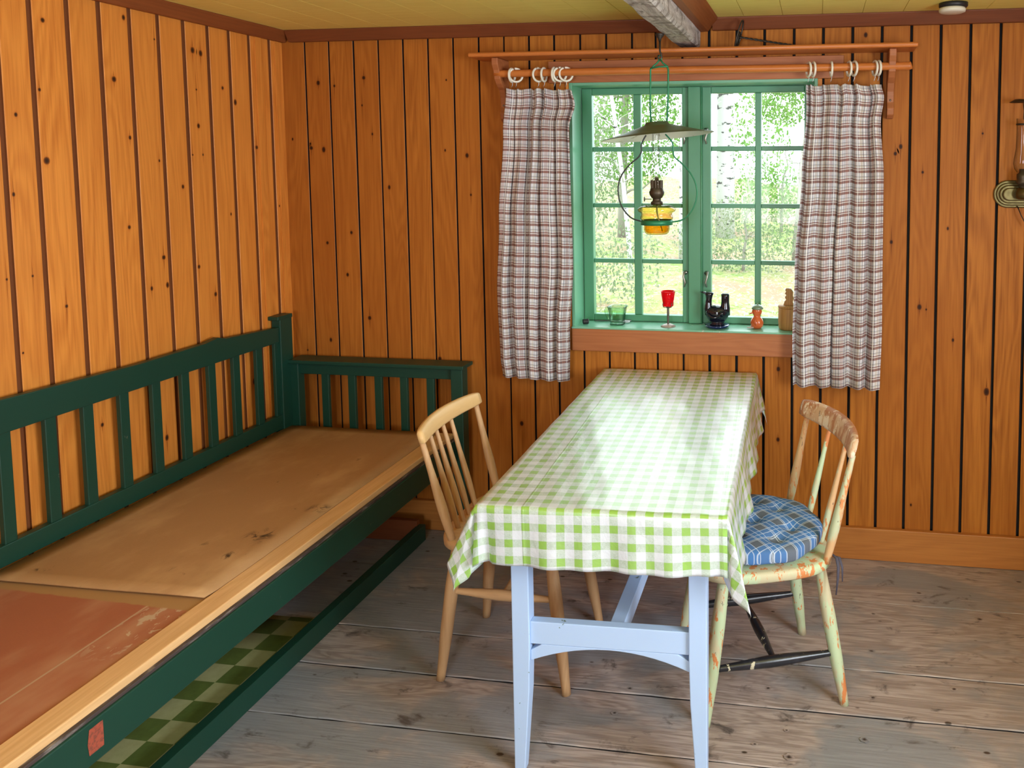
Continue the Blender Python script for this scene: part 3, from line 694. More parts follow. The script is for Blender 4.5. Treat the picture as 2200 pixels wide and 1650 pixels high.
# seat: red painted board, lath along the front, green front board
bp(MB().box((BX+.0, YN, .445), (-1.562, AY-.02, .4625)), 'seat_board', 'red_board', bevel=.002)
bp(MB().box((-1.560, YN, .446), (-1.492, AY-.02, .468)), 'seat_lath', 'lath', bevel=.003)
mb = MB().box((-1.500, YN, .348), (-1.476, AY-.018, .440)); fboard = bp(mb, 'front_board', 'green_paint', bevel=.003)
t = NT('old_ledge'); M['ledge'] = t.done(t.mix(t.ramp(t.noise(t.scale(t.obj(), (1, .2, 1)), 60, 4, .6), .5, .75), (.055, .036, .033), (.30, .25, .22)), .7)
bp(MB().box((-1.515, YN, .436), (-1.482, AY-.02, .448)), 'front_ledge', 'ledge', bevel=.002)
t = NT('rust_patch'); M['rust'] = t.done(t.mix(t.ramp(t.noise(t.obj(), 120, 4, .7), .45, .6), (.36, .07, .035), (.20, .05, .03)), .7)
pv = MB(); rg = random.Random(3)
pv.add([(-1.4752, 1.365+.016*s+rg.uniform(-.003, .003), .372+.05*k) for s, k in ((-1, 0), (1, 0), (1.1, .6), (1, 1.1), (-1, 1.1), (-1.1, .5))], [range(6)])
o_ = sub_(fboard, pv, 'worn_patch', 'rust'); o_['label'] = 'rust red worn patch on the green board'
bp(MB().box((-1.652, YN, .0), (-1.628, AY-.02, .062)).box((-1.66, YN, .058), (-1.628, AY-.02, .068)), 'base_rail', 'green_paint', bevel=.002)
bp(MB().box((-2.22, AY-.045, .0), (-1.655, AY-.02, .09)), 'base_end', 'pine_trim_dark', bevel=.002)
fb_ = MB().grid(10, 24, lambda u, v: (BX+.002+(-1.563-BX)*u, 1.765+(AY-.022-1.765)*v, .4665+.010*max(0, 1-v*14)**2*(.35+u*.2)+.0006*math.sin(u*9+v*13)), mi=0).build('fibreboard_sheet', 'fibreboard', solid=.004)
lab(fb_, 'large brown fibreboard sheet lying on the far part of the green bench seat', 'board')
vn = MB().grid(2, 8, lambda u, v: (-2.12+.463*u, .6+1.83*v, .006)).build('check_vinyl', 'check_vinyl', solid=.003)
lab(vn, 'green and cream checked vinyl flooring piece lying under the green bench', 'floor covering')

# ------------------------------------------------------------------ table and cloth
TR = math.radians(1.35); TC = (-.531, 2.466); TW, TL, TZ = .624, 1.318, .7475
tb = thing('dining_table', 'pale blue painted table with arched end rails under the green checked cloth', 'table', (TC[0], TC[1], 0), TR)
hw, hl = TW/2-.004, TL/2-.004
MB().box((-hw, -hl, TZ-.026), (hw, hl, TZ-.003)).build('tabletop', 'blue_paint', tb, bevel=.004)
LX = .231; LY = .565
for sx in (-1, 1):
    for sy in (-1, 1):
        cx_, cy_ = sx*LX, sy*LY; a = .0232; vs = []
        for z, s_in in ((0, .60), (.22, .93), (.34, 1), (TZ-.027, 1)):
            x0, x1 = (cx_-a, cx_+a); y0, y1 = (cy_-.021, cy_+.021)
            if sx < 0: x1 = x0+2*a*s_in
            else: x0 = x1-2*a*s_in
            if sy < 0: y1 = y0+.042*max(s_in, .7)
            else: y0 = y1-.042*max(s_in, .7)
            vs += [(x0, y0, z), (x1, y0, z), (x1, y1, z), (x0, y1, z)]
        fs = [(0, 3, 2, 1), (12, 13, 14, 15)]+[(i*4+j, i*4+(j+1) % 4, i*4+4+(j+1) % 4, i*4+4+j) for i in range(3) for j in range(4)]
        MB().add(vs, fs).build('leg', 'blue_paint', tb, bevel=.0025)
for sy in (-1, 1):
    y0 = sy*LY-.013; y1 = sy*LY+.013; xi = LX-.023
    MB().box((-xi, y0, .348), (xi, y1, .408)).build('end_rail', 'blue_paint', tb, bevel=.002)
    n = 14; lo = [(-xi+2*xi*j/n, .302+.042*(1-((j/n)*2-1)**2)) for j in range(n+1)]
    hi = [(x, min(.3475, .330+.050*(1-(x/xi)**2)*1.4)) for x, z in lo][::-1]
    MB().prism(lo+hi, lambda a, z, d: (a, d, z), y0+.001, y1-.001).build('arched_rail', 'blue_paint', tb, bevel=.0015)
    MB().box((-xi, sy*LY-.010, TZ-.115), (xi, sy*LY+.010, TZ-.027)).build('apron', 'blue_paint', tb)
MB().box((-.004, -LY+.013, .350), (.034, LY-.013, .400)).build('stretcher', 'blue_paint', tb, bevel=.002)
for sx in (-1, 1): MB().box((sx*LX-.010, -LY+.021, TZ-.115), (sx*LX+.010, LY-.021, TZ-.027)).build('apron', 'blue_paint', tb)
M['gingham'] = gingham('green_gingham', P_G, math.radians(1.60), -.2919, -.6156)
D = .156
FOLD_R = [(0, 0, 0), (.17, -.10, .20), (.32, .04, -.05), (.5, .25, -.10), (.75, .22, .0), (1, .02, 0)]
FOLD_L = [(0, 0, 0), (.17, .08, .18), (.32, -.06, -.04), (.5, -.23, -.08), (.75, -.42, -.02), (1, -.03, 0)]
def cloth():
    """vinyl cloth laid over the top: flat area, hanging sides, four folded corners"""
    W2, L2 = TW/2, TL/2; N = 20; mb = MB()
    tops = [0]; nx, ny = 44, 90
    xs = [-W2-D+D*j/N for j in range(N)]+[-W2+TW*j/nx for j in range(nx+1)]+[W2+D*(j+1)/N for j in range(N)]
    ys = [-L2-D+D*j/N for j in range(N)]+[-L2+TL*j/ny for j in range(ny+1)]+[L2+D*(j+1)/N for j in range(N)]
    def pos(s, t):
        a = max(0, abs(s)-W2); b = max(0, abs(t)-L2); sx = 1 if s > 0 else -1; sy = 1 if t > 0 else -1
        x = max(-W2, min(W2, s)); y = max(-L2, min(L2, t)); z = TZ+.0012
        e = .003*(1-math.exp(-(a+b)/.008))
        if a > 0 and b > 0:
            r = math.hypot(a, b); th = math.atan2(a, b)/(PI/2)      # 0 = end hem, 1 = side hem
            k = .45*math.sin(PI*th**2.6) if (sx < 0 and sy < 0) else (.30*math.sin(PI*th**1.35) if sy < 0 else .22*math.sin(PI*th))
            if sy < 0: dx, dy = (.93*sx, -.34) if sx < 0 else (.93*sx, -.30)
            else: dx, dy = (.86*sx, .02)
            groove = ((.16 if sx < 0 else .30)*math.sin(PI*min(1, th/.5))**2) if sy < 0 else 0
            ox = dx*k*r; oy = (dy*k+groove)*r
            if sy < 0:      # front corners: tuck in, then a broad flap that hangs outwards
                tab = FOLD_R if sx > 0 else FOLD_L
                qx = interp([(p[0], p[1]) for p in tab], th); qy = interp([(p[0], p[2]) for p in tab], th)
                k = min(.9, math.hypot(qx, qy)); ox, oy = qx*r, qy*r
            dn = math.sqrt(max(.2, 1-k*k))*r*(.93+(.07 if sx < 0 or sy > 0 else .13)*math.sin(PI*th))
            return (x+ox+sx*(e*1.2), y+oy+sy*.004*(1 if sy < 0 else 0), z-dn)
        if b > 0:
            c = abs(x)/W2; rip = (.004+.016*c**6)*math.sin(x*26+1.0)*(b/D)+.004*math.sin(x*61)*(b/D)
            if c > .86: rip += .02*math.sin((c-.86)/.14*PI)*(b/D)*(1 if sx < 0 else .4)
            out = e+.010*(b/D)
            if sy > 0: return (x, min(y+.004+.2*out, L2+.006), z-b)
            return (x, y-out+rip, z-b*.93)
        if a > 0:
            c = abs(y)/L2; rip = .010*math.sin(y*19+.5)*(a/D)+.006*math.sin(y*47+2)*(a/D)
            return (x+sx*(e+.026*(a/D)+rip*.8), y, z-a*.94)
        z += .0007*math.sin(x*37+y*11)*math.sin(y*23-x*9)+.0005*math.sin(x*90+y*31)
        z = max(z, TZ+.0006)
        return (x, y, z)
    nX, nY = len(xs), len(ys)
    vs = [pos(x, y) for y in ys for x in xs]; uv = [(x, y) for y in ys for x in xs]
    fs = [(j*nX+i, j*nX+i+1, (j+1)*nX+i+1, (j+1)*nX+i) for j in range(nY-1) for i in range(nX-1)]
    mb.add(vs, fs, smooth=True, uvs=uv)
    o = mb.build('tablecloth', 'gingham'); o.location = (TC[0], TC[1], 0); o.rotation_euler = (0, 0, TR)
    b = o.modifiers.new('solid', 'SOLIDIFY'); b.thickness = .0010; b.offset = 1
    lab(o, 'green and white checked vinyl tablecloth draped over the blue table', 'tablecloth')
cloth()

# ------------------------------------------------------------------ chairs
def seat_mesh(z0, z1, xr, xf, wr, wf, e=4.0, n=48):
    """saddle-ish seat: rounded trapezoid, softened rim"""
    mb = MB(); ring = []
    for j in range(n):
        a = 2*PI*j/n; c, s = math.cos(a), math.sin(a)
        px = (abs(c)**(2/e))*(1 if c > 0 else -1); py = (abs(s)**(2/e))*(1 if s > 0 else -1)
        x = (xf if px > 0 else -xr)*abs(px); w = wr+(wf-wr)*((x+xr)/(xr+xf)); ring.append((x, py*w))
    lv = [(0, z0, .90), (1, z0+.001, .965), (2, z0+.008, .998), (3, z1-.009, 1.0), (4, z1-.002, .98), (5, z1, .94), (6, z1-.004, .6), (7, z1-.006, .25)]
    vs = [(x*k, y*k, z) for _, z, k in lv for x, y in ring]; m_ = len(lv)
    fs = [(i*n+j, i*n+(j+1) % n, (i+1)*n+(j+1) % n, (i+1)*n+j) for i in range(m_-1) for j in range(n)]+[tuple(range(n))[::-1], tuple(range((m_-1)*n, m_*n))]
    return mb.add(vs, fs, smooth=True)
def taper(p, q, prof, n=14):
    p, q = Vector(p), Vector(q); k = len(prof)-1
    return MB().tube([p+(q-p)*(i/k) for i in range(k+1)], prof, n)
def smooth_prof(keys, n=16):
    out = []
    for i in range(n+1): out.append(interp(keys, i/n))
    return out
def chair(root, zs, feet_r, feet_f, top_r, top_f, seat, mats, spin, post_h, lean, crest_h, crest_t, arc, zst, st_mat, merge=False):
    """x forward, y to the chair's left; feet given as (x, half width)"""
    seat_m, leg_m, sp_m, crest_m = mats
    seat_mesh(zs-.034, zs, *seat).build('seat', seat_m, root)
    legs = {}
    for nm, ft, tp in (('r', feet_r, top_r), ('f', feet_f, top_f)):
        for s in (-1, 1):
            a = Vector((tp[0], s*tp[1], zs-.036)); b = Vector((ft[0], s*ft[1], 0)); legs[nm, s] = (a, b)
            m_ = leg_m if isinstance(leg_m, str) else leg_m[(nm, s)]
            taper(a, b, smooth_prof([(0, .0165), (.35, .0205), (.6, .0195), (1, .0135)])).build('leg', m_, root)
    def on(nm, s, z): a, b = legs[nm, s]; k = (a.z-z)/(a.z-b.z); return a+(b-a)*k
    mids = []
    for s in (-1, 1):
        p, q = on('r', s, zst), on('f', s, zst); mids.append((p+q)/2)
        taper(p, q, smooth_prof([(0, .009), (.5, .0165), (1, .009)])).build('side_stretcher', st_mat, root)
    taper(mids[0], mids[1], smooth_prof([(0, .008), (.5, .0155), (1, .008)])).build('cross_stretcher', st_mat, root)
    # spindles on an arc; the outer pair are the thicker posts
    xb, hwid, bow = arc; n = len(spin)
    def top(y_, grow=1.08):
        f = 1-(y_/hwid)**2; return Vector((xb-bow*f-lean, y_*grow, zs+post_h))
    for i, y_ in enumerate(spin):
        f = 1-(y_/hwid)**2; base = Vector((xb-bow*f*.8, y_, zs-.010)); tp = top(y_); out = i in (0, n-1)
        pr = smooth_prof([(0, .011), (.35, .0145), (.8, .0095), (1, .0085)]) if out else smooth_prof([(0, .0075), (.3, .0105), (.8, .0072), (1, .0065)])
        taper(base, tp, pr, 12).build('back_post' if out else 'spindle', sp_m if isinstance(sp_m, str) else sp_m[i % len(sp_m)], root)
    # crest rail bent along the arc
    mb = MB(); ns = 26; ext = hwid*1.08+.018; vs = []; sec = 12
    for j in range(ns+1):
        y_ = -ext+2*ext*j/ns; f = 1-(y_/(hwid*1.08))**2; cx = xb-bow*f-lean; sl = 2*bow*y_/(hwid*1.08)**2
        nx, ny = 1/math.hypot(1, sl), -sl/math.hypot(1, sl)
        endk = min(1, (min(j, ns-j)+.35)/1.6); H = crest_h*(.86+.14*max(0, f))*(.75+.25*endk); T = crest_t*(.7+.3*endk)
        for k in range(sec):
            a = 2*PI*k/sec; ca, sa = math.cos(a), math.sin(a)
            u = (abs(ca)**.55)*(1 if ca > 0 else -1)*T/2; w = (abs(sa)**.55)*(1 if sa > 0 else -1)*H/2
            zc = zs+post_h+crest_h*.36; vs.append((cx+nx*u-w*.28, y_+ny*u, zc+w))
    fs = [(j*sec+k, j*sec+(k+1) % sec, (j+1)*sec+(k+1) % sec, (j+1)*sec+k) for j in range(ns) for k in range(sec)]+[tuple(range(sec))[::-1], tuple(range(ns*sec, (ns+1)*sec))]
    mb.add(vs, fs, smooth=True).build('crest_rail', crest_m, root)

c1 = thing('dining_chair', 'honey coloured beech spindle-back chair between the green bench and the table', 'chair', (-.935, 2.368, 0), 0)
chair(c1, .455, (-.203, .172), (.205, .185), (-.155, .135), (.145, .140), (.212, .215, .218, .210, 3.4), ('beech_x', 'beech', 'beech', 'beech_pale'),
      [-.176, -.100, -.052, -.005, .045, .176], .302, .082, .050, .022, (-.150, .176, .028), .275, 'beech_x')
c2 = thing('painted_chair', 'old spindle-back chair with flaking green and orange paint right of the table', 'chair', (-.172, 2.350, 0), math.radians(201))
chair(c2, .445, (-.215, .180), (.205, .180), (-.150, .140), (.14, .140), (.205, .232, .212, .208, 3.2),
      ('old_green', {('r', -1): 'old_green', ('r', 1): 'old_green', ('f', -1): 'old_orange', ('f', 1): 'old_green'}, ['old_orange', 'old_green', 'old_orange', 'old_orange'], 'old_crest'),
      [-.172, -.062, .062, .172], .308, .072, .066, .024, (-.155, .178, .040), .155, 'old_black')

# ------------------------------------------------------------------ cushion on the painted chair
def cushion():
    cx, cy = c2.location.x, c2.location.y; R = c2.rotation_euler.z
    tufts = [(-.085, -.06), (-.085, .07), (.01, 0.0), (.09, -.075), (.09, .08), (-.02, -.125), (-.02, .13)]
    n, m_ = 64, 22
    def prof(q):      # q 0..1 centre top to rim to centre bottom
        return q
    mb = MB(); vs = []; uv = []
    for side in (1, -1):
        for i in range(m_+1):
            r = i/m_
            for j in range(n):
                a = 2*PI*j/n; ru = .203*(1+.018*math.sin(a*7+1)+.012*math.sin(a*11)); rad = ru*math.sin(r*PI/2)**.92
                x, y = rad*math.cos(a)*1.02+.012, rad*math.sin(a)
                h = .034*max(0, math.cos(r*PI/2))**.42
                z = .035+side*h
                if side > 0:
                    for tx, ty in tufts:
                        d = math.hypot(x-tx, y-ty); z -= .020*math.exp(-(d/.022)**2)+.006*math.exp(-(d/.055)**2)
                z = max(z, .0012)
                vs.append((x, y, z)); uv.append((x*.92+y*.39+.02, y*.92-x*.39))
    k = (m_+1)*n
    fs = []
    for s in (0, 1):
        for i in range(m_):
            for j in range(n):
                q = (s*k+i*n+j, s*k+i*n+(j+1) % n, s*k+(i+1)*n+(j+1) % n, s*k+(i+1)*n+j); fs.append(q if s == 0 else q[::-1])
    mb.add(vs, fs, smooth=True, uvs=uv)
    r = thing('seat_cushion', 'round tufted blue and grey plaid cushion on the painted chair', 'cushion', (cx, cy, .4462), R)
    mb.build('cushion_pad', 'cushion', r)
    for s in (1, -1):
        p = [(-.165, .150*s, .016), (-.178, .180*s, .010), (-.176, .204*s, .016), (-.178, .212*s, -.006), (-.176, .214*s, -.040), (-.172, .212*s, -.088)]
        q = [(-.178, .180*s, .010), (-.186, .200*s, .014), (-.190, .212*s, -.010), (-.190, .214*s, -.050)]
        MB().tube(p, [.004, .005, .005, .005, .004, .002], 8, flat=.5).tube(q, [.004, .005, .004, .002], 8, flat=.5).build('tie', 'ribbon', r)
cushion()

# ------------------------------------------------------------------ hanging oil lamp
LXc, LYc = -.5665, 2.786
lamp = thing('hanging_oil_lamp', 'hanging oil lamp with wide tilted shade, glass chimney and amber font', 'lamp', (LXc, LYc, 1.335))
def lp(mb, name, mat, **k): return sep_(lamp, mb, name, mat, **k)
hx = -.552
lp(MB().lathe([(.0, 2.047), (.017, 2.046), (.016, 2.041), (.006, 2.028), (.0045, 2.02), (0, 2.02)], (hx, LYc, 0), 18)
   .tube([(hx, LYc, 2.024), (hx, LYc, 1.985), (hx+.004, LYc, 1.975), (hx+.007, LYc, 1.964), (hx, LYc, 1.956), (hx-.007, LYc, 1.964), (hx-.004, LYc, 1.972)], .0035, 8), 'ceiling_hook', 'dark_metal')
fr = MB()
fr.tube([(hx+.006*math.cos(a), LYc+.002, 1.962+.009*math.sin(a)) for a in [2*PI*j/14 for j in range(14)]], .0028, 8, closed=True)
for s in (-1, 1):
    xs_ = -.5545+s*.032
    pts = [(hx+s*.003, LYc, 1.954), (hx+s*.010, LYc, 1.944), (hx+s*.024, LYc, 1.933), (xs_, LYc, 1.921), (xs_, LYc, 1.90), (xs_-.002, LYc, 1.80), (xs_-s*.004-.003, LYc, 1.715)]
    fr.tube(pts, .0033, 8)
fr.tube([(-.587, LYc, 1.926), (-.5545, LYc, 1.931), (-.522, LYc, 1.931)], .005, 8, flat=.6)
lp(fr, 'hanger', 'green_wire')
# wire loop round the font
for s in (-1, 1):
    base = -.5655
    def X(v): return base+s*v
    if s < 0: pts = [(-.604, 1.690), (-.613, 1.676), (-.622, 1.655), (-.622, 1.632), (-.633, 1.612), (-.658, 1.592), (-.686, 1.562), (-.703, 1.530), (-.709, 1.496), (-.704, 1.457), (-.690, 1.425), (-.665, 1.397), (-.640, 1.386), (-.607, 1.379)]
    else: pts = [(-.534, 1.693), (-.517, 1.675), (-.508, 1.660), (-.507, 1.635), (-.501, 1.612), (-.478, 1.592), (-.452, 1.565), (-.430, 1.530), (-.421, 1.490), (-.427, 1.450), (-.446, 1.413), (-.471, 1.390), (-.500, 1.382), (-.528, 1.379)]
    P = []
    for i in range((len(pts)-1)*3+1):
        k = i/3; a = int(min(k, len(pts)-2)); f = k-a
        g = lambda q: Vector((pts[max(0, min(len(pts)-1, q))][0], LYc, pts[max(0, min(len(pts)-1, q))][1]))
        p0, p1, p2, p3 = g(a-1), g(a), g(a+1), g(a+2)
        P.append(.5*((2*p1)+(-p0+p2)*f+(2*p0-5*p1+4*p2-p3)*f*f+(-p0+3*p1-3*p2+p3)*f**3))
    lp(MB().tube(P, .0028, 8), 'wire_loop', 'grey_wire' if s < 0 else 'green_wire')
# shade: shallow cone, tilted
tl = (math.radians(-.6), math.radians(-5.3), 0)
sp_ = [(.030, .040), (.040, .039), (.045, .030), (.075, .021), (.12, .008), (.16, -.003), (.198, -.011), (.202, -.013)]
shd = lp(MB().lathe(sp_, (-.5625, LYc, 1.697), 56, tilt=tl), 'shade', 'shade_top')
sub_(shd, MB().lathe([(.1995, -.0135), (.16, -.0055), (.12, .0055), (.075, .0185), (.042, .028), (.034, .034)], (-.5625, LYc, 1.697), 56, tilt=tl), 'shade_lining', 'shade_under')
lp(MB().lathe([(.013, 1.793), (.0128, 1.70), (.0135, 1.62), (.0145, 1.568), (.017, 1.552), (.0205, 1.535), (.0215, 1.515), (.018, 1.498), (.0175, 1.492)], (-.5685, LYc, 0), 28), 'chimney', 'chimney_glass')
bu = MB().lathe([(0, 1.444), (.022, 1.444), (.022, 1.452), (.016, 1.456), (.015, 1.464), (.020, 1.468), (.026, 1.478), (.028, 1.488), (.0245, 1.494), (.024, 1.500), (.019, 1.503), (.020, 1.512), (.0165, 1.516), (.016, 1.528), (.008, 1.530), (.007, 1.541), (0, 1.541)], (-.5665, LYc, 0), 24)
for j in range(12):
    a = 2*PI*j/12; bu.box((-.5665+.0205*math.cos(a)-.002, LYc+.0205*math.sin(a)-.002, 1.502), (-.5665+.0205*math.cos(a)+.002, LYc+.0205*math.sin(a)+.002, 1.530))
b_ = lp(bu, 'burner', 'bronze')
sub_(b_, MB().tube([(-.585, LYc, 1.462), (-.611, LYc-.003, 1.462)], .0016, 8).lathe([(0, -.001), (.009, -.001), (.009, .001), (0, .001)], (-.611, LYc-.003, 1.462), 16, tilt=(0, PI/2, 0)), 'wick_knob', 'bronze')
font = lp(MB().lathe([(.018, 1.444), (.045, 1.441), (.062, 1.434), (.069, 1.426), (.066, 1.418), (.056, 1.413), (.055, 1.405), (.058, 1.401), (.059, 1.393), (.054, 1.386), (.049, 1.378), (.046, 1.368), (.0465, 1.355), (.043, 1.342), (.036, 1.3365), (0, 1.336)], (-.5675, LYc, 0), 40), 'oil_font', 'amber_glass')
sub_(font, MB().lathe([(0, 1.3415), (.034, 1.342), (.041, 1.347), (.0425, 1.356), (.0422, 1.368), (0, 1.369)], (-.5675, LYc, 0), 28), 'lamp_oil', 'oil')
sub_(font, MB().tube([(-.567, LYc, 1.444), (-.566, LYc, 1.415), (-.560, LYc-.004, 1.39), (-.552, LYc, 1.365), (-.548, LYc+.004, 1.347)], [.007, .008, .006, .005, .004], 8, flat=.4), 'wick', 'cap_green')
sub_(font, MB().lathe([(.0555, 1.388), (.0575, 1.388), (.0575, 1.370), (.0555, 1.370), (.0555, 1.388)], (-.5675, LYc, 0), 40), 'font_band', 'green_wire')
# pull wires drooping from the shade edge
sub_(shd, MB().tube([(-.474, LYc-.04, 1.672), (-.478, LYc-.04, 1.655), (-.476, LYc-.04, 1.643)], .0012, 6), 'shade_clip', 'steel')

# ------------------------------------------------------------------ wall lamp
wl = thing('wall_oil_lamp', 'brass oil lamp with clear chimney mounted on the right part of the plank wall', 'lamp', (.765, 3.157, 1.41))
def wq(mb, name, mat, **k): return sep_(wl, mb, name, mat, **k)
def stad(cx, cz, hw_, r, n=14): return [(cx-hw_+r*math.cos(PI/2+PI*j/n), cz+r*math.sin(PI/2+PI*j/n)) for j in range(n+1)]+[(cx+hw_+r*math.cos(-PI/2+PI*j/n), cz+r*math.sin(-PI/2+PI*j/n)) for j in range(n+1)]
pl = MB(); wc = (.768, 1.470)
for k, (r, y0, y1) in enumerate(((.052, 3.157, 3.146), (.043, 3.146, 3.138), (.034, 3.138, 3.127), (.024, 3.127, 3.115))): pl.prism(stad(*wc, .050, r), lambda a, z, d: (a, d, z), y1, y0)
wq(pl, 'back_plate', 'brass', bevel=.0035)
WY = 3.095
wq(MB().lathe([(0, 1.452), (.026, 1.452), (.034, 1.460), (.036, 1.475), (.031, 1.49), (.018, 1.497), (0, 1.497)], (.768, WY, 0), 28).box((.755, WY, 1.462), (.781, 3.118, 1.480)), 'oil_font', 'brass')
wq(MB().lathe([(.012, 1.496), (.014, 1.506), (.022, 1.510), (.024, 1.520), (.020, 1.526), (.022, 1.532), (.022, 1.546), (.014, 1.552), (.013, 1.565), (0, 1.566)], (.758, WY, 0), 24), 'burner', 'bronze')
wq(MB().lathe([(.020, 1.552), (.030, 1.566), (.034, 1.585), (.032, 1.605), (.026, 1.64), (.0245, 1.70), (.026, 1.752)], (.757, WY, 0), 28), 'chimney', 'chimney_glass')
wq(MB().lathe([(.0262, 1.728), (.0275, 1.728), (.0275, 1.733), (.0262, 1.733)], (.757, WY, 0), 24).tube([(.770, WY-.02, 1.73), (.752, WY-.01, 1.75), (.756, WY, 1.78), (.752, WY, 1.81)], .0014, 6), 'cap_wire', 'dark_metal')
wq(MB().lathe([(0, 1.824), (.016, 1.822), (.034, 1.812), (.035, 1.811), (.016, 1.818), (0, 1.820)], (.738, WY, 0), 28, tilt=None), 'smoke_cap', 'dark_metal')
wq(MB().tube([(.752, 3.14, 1.425), (.760, 3.12, 1.395), (.775, 3.12, 1.365), (.782, 3.13, 1.35)], .002, 6), 'wire', 'dark_metal')

# round fitting on the ceiling
sm = thing('smoke_alarm', 'round cream smoke alarm with a dark mounting ring on the yellow ceiling', 'smoke alarm', (.478, 2.985, 2.158))
sep_(sm, MB().lathe([(0, 2.158), (.050, 2.158), (.050, 2.146), (.044, 2.140), (0, 2.140)], (.478, 2.985, 0), 40), 'mounting_ring', 'black_plastic')
sep_(sm, MB().lathe([(0, 2.1405), (.044, 2.1405), (.047, 2.134), (.045, 2.126), (.036, 2.123), (0, 2.122)], (.474, 2.982, 0), 40), 'cover', 'cream_plastic')

# twisted-shank tool standing on the shelf
tw = thing('iron_utensil', 'old iron kitchen tool with wire loops and a twisted shank on the shelf', 'utensil', (-.33, 3.08, 2.031))
lo, hi_ = Vector((-.313, 3.085, 2.031)), Vector((-.286, 3.085, 2.137))
lp1 = MB()
for w_, z0, z1, dx in ((.013, .0, 1.0, 0), (.010, .0, .60, -.004), (.008, .1, .55, .006)):
    c_ = lo+(hi_-lo)*((z0+z1)/2); hl_ = (hi_-lo)*(z1-z0)/2; pts = []
    for j in range(24):
        a = 2*PI*j/24; pts.append(c_+hl_*math.cos(a)+Vector((dx*.5, w_*math.sin(a)*1.6, 0))+Vector((w_*.35*math.sin(a), 0, 0)))
    lp1.tube(pts, .0030, 6, closed=True)
sep_(tw, lp1, 'wire_loops', 'dark_metal')
a_, b2 = Vector((-.300, 3.085, 2.074)), Vector((-.080, 3.085, 2.035))
b2.z = max(b2.z, 2.0335); s1 = MB(); N_ = 60
for ph in (0, PI): s1.tube([a_+(b2-a_)*(j/N_)+Vector((0, math.cos(j*.62+ph)*.0022, math.sin(j*.62+ph)*.0022)) for j in range(N_+1)], .0026, 6)
sep_(tw, s1, 'twisted_shank', 'dark_metal')

# ------------------------------------------------------------------ things on the window sill
SZ = WZ0+.0042
gb = thing('candle_goblet', 'red glass goblet on a dark stem and round foot on the window sill', 'goblet', (-.604, 3.188, SZ))
MB().lathe([(0, 0), (.030, 0), (.031, .002), (.020, .008), (.008, .012), (0, .012)], (0, 0, 0), 32).build('foot', 'goblet_foot', gb)
MB().lathe([(.0045, .010), (.0052, .03), (.0048, .06), (.0052, .084), (0, .085)], (0, 0, 0), 16).build('stem', 'goblet_stem', gb)
MB().lathe([(0, .084), (.021, .085), (.023, .089), (.0215, .096), (.024, .11), (.0275, .133), (.0295, .148), (.0280, .148), (.0255, .130), (.022, .11), (.0195, .096), (.0, .090)], (0, 0, 0), 36).build('bowl', 'red_glass', gb)
g = MB()
for j in range(4):
    a = PI/4+PI/2*j; g.tube([(0, 0, .078), (.012*math.cos(a), .012*math.sin(a), .080), (.024*math.cos(a), .024*math.sin(a), .084), (.0265*math.cos(a), .0265*math.sin(a), .094), (.0245*math.cos(a), .0245*math.sin(a), .102)], .0016, 6)
g.build('cup_holder', 'goblet_stem', gb)

bd = thing('bird_vase', 'glossy black bird-shaped double-necked vase on a dark blue saucer base', 'vase', (-.401, 3.200, SZ))
MB().lathe([(0, 0), (.040, 0), (.049, .006), (.051, .011), (.046, .012), (.030, .010), (0, .010)], (0, 0, 0), 40).build('saucer_base', 'blue_glaze', bd)
def blobf(cx, cy, cz, sx, sy, sz, n=28, m_=16):
    return [(sz*math.sin(-PI/2+PI*i/m_)) for i in range(m_+1)]
body = MB().lathe([(0, .008), (.030, .009), (.034, .014), (.028, .020), (.036, .032), (.046, .046), (.050, .062), (.045, .078), (.030, .088), (0, .092)], (0, 0, 0), 40, sy=.72)
def neck(pts, r): return MB().tube(pts, r, 20)
body.tube([(-.030, 0, .055), (-.036, 0, .078), (-.036, 0, .098), (-.034, 0, .115), (-.033, 0, .132), (-.033, 0, .143)], [.020, .018, .014, .0125, .0155, .021], 22)
body_ = body.build('body', 'black_glaze', bd)
MB().tube([(-.048, 0, .141), (-.062, 0, .145), (-.072, 0, .147)], [.010, .005, .0012], 12, flat=.6).build('beak', 'black_glaze', body_)
MB().tube([(.030, 0, .055), (.034, 0, .080), (.034, 0, .105), (.034, 0, .130), (.034, 0, .139)], [.024, .020, .0165, .0165, .0175], 22).build('tail_neck', 'black_glaze', bd)
for s in (-1, 1):
    w = MB(); pts = [(-.038+.062*t_, s*(.034+.004*math.sin(t_*PI)), .062-.018*math.sin(t_*PI)+.004*t_) for t_ in [j/12 for j in range(13)]]
    w.tube(pts, [.002+.004*math.sin(PI*j/12) for j in range(13)], 8); w.lathe([(0, -.001), (.011, .0), (.012, .002), (0, .004)], (.022, s*.034, .062), 18, tilt=(PI/2 if s < 0 else -PI/2, 0, 0))
    w.build('wing', 'black_glaze', bd)
for x in (-.033, .034): MB().lathe([(0, 0), (.0135, 0), (.0135, .0008), (0, .0008)], (x, 0, .1435 if x < 0 else .1392), 18).build('opening', 'black_rubber', body_)

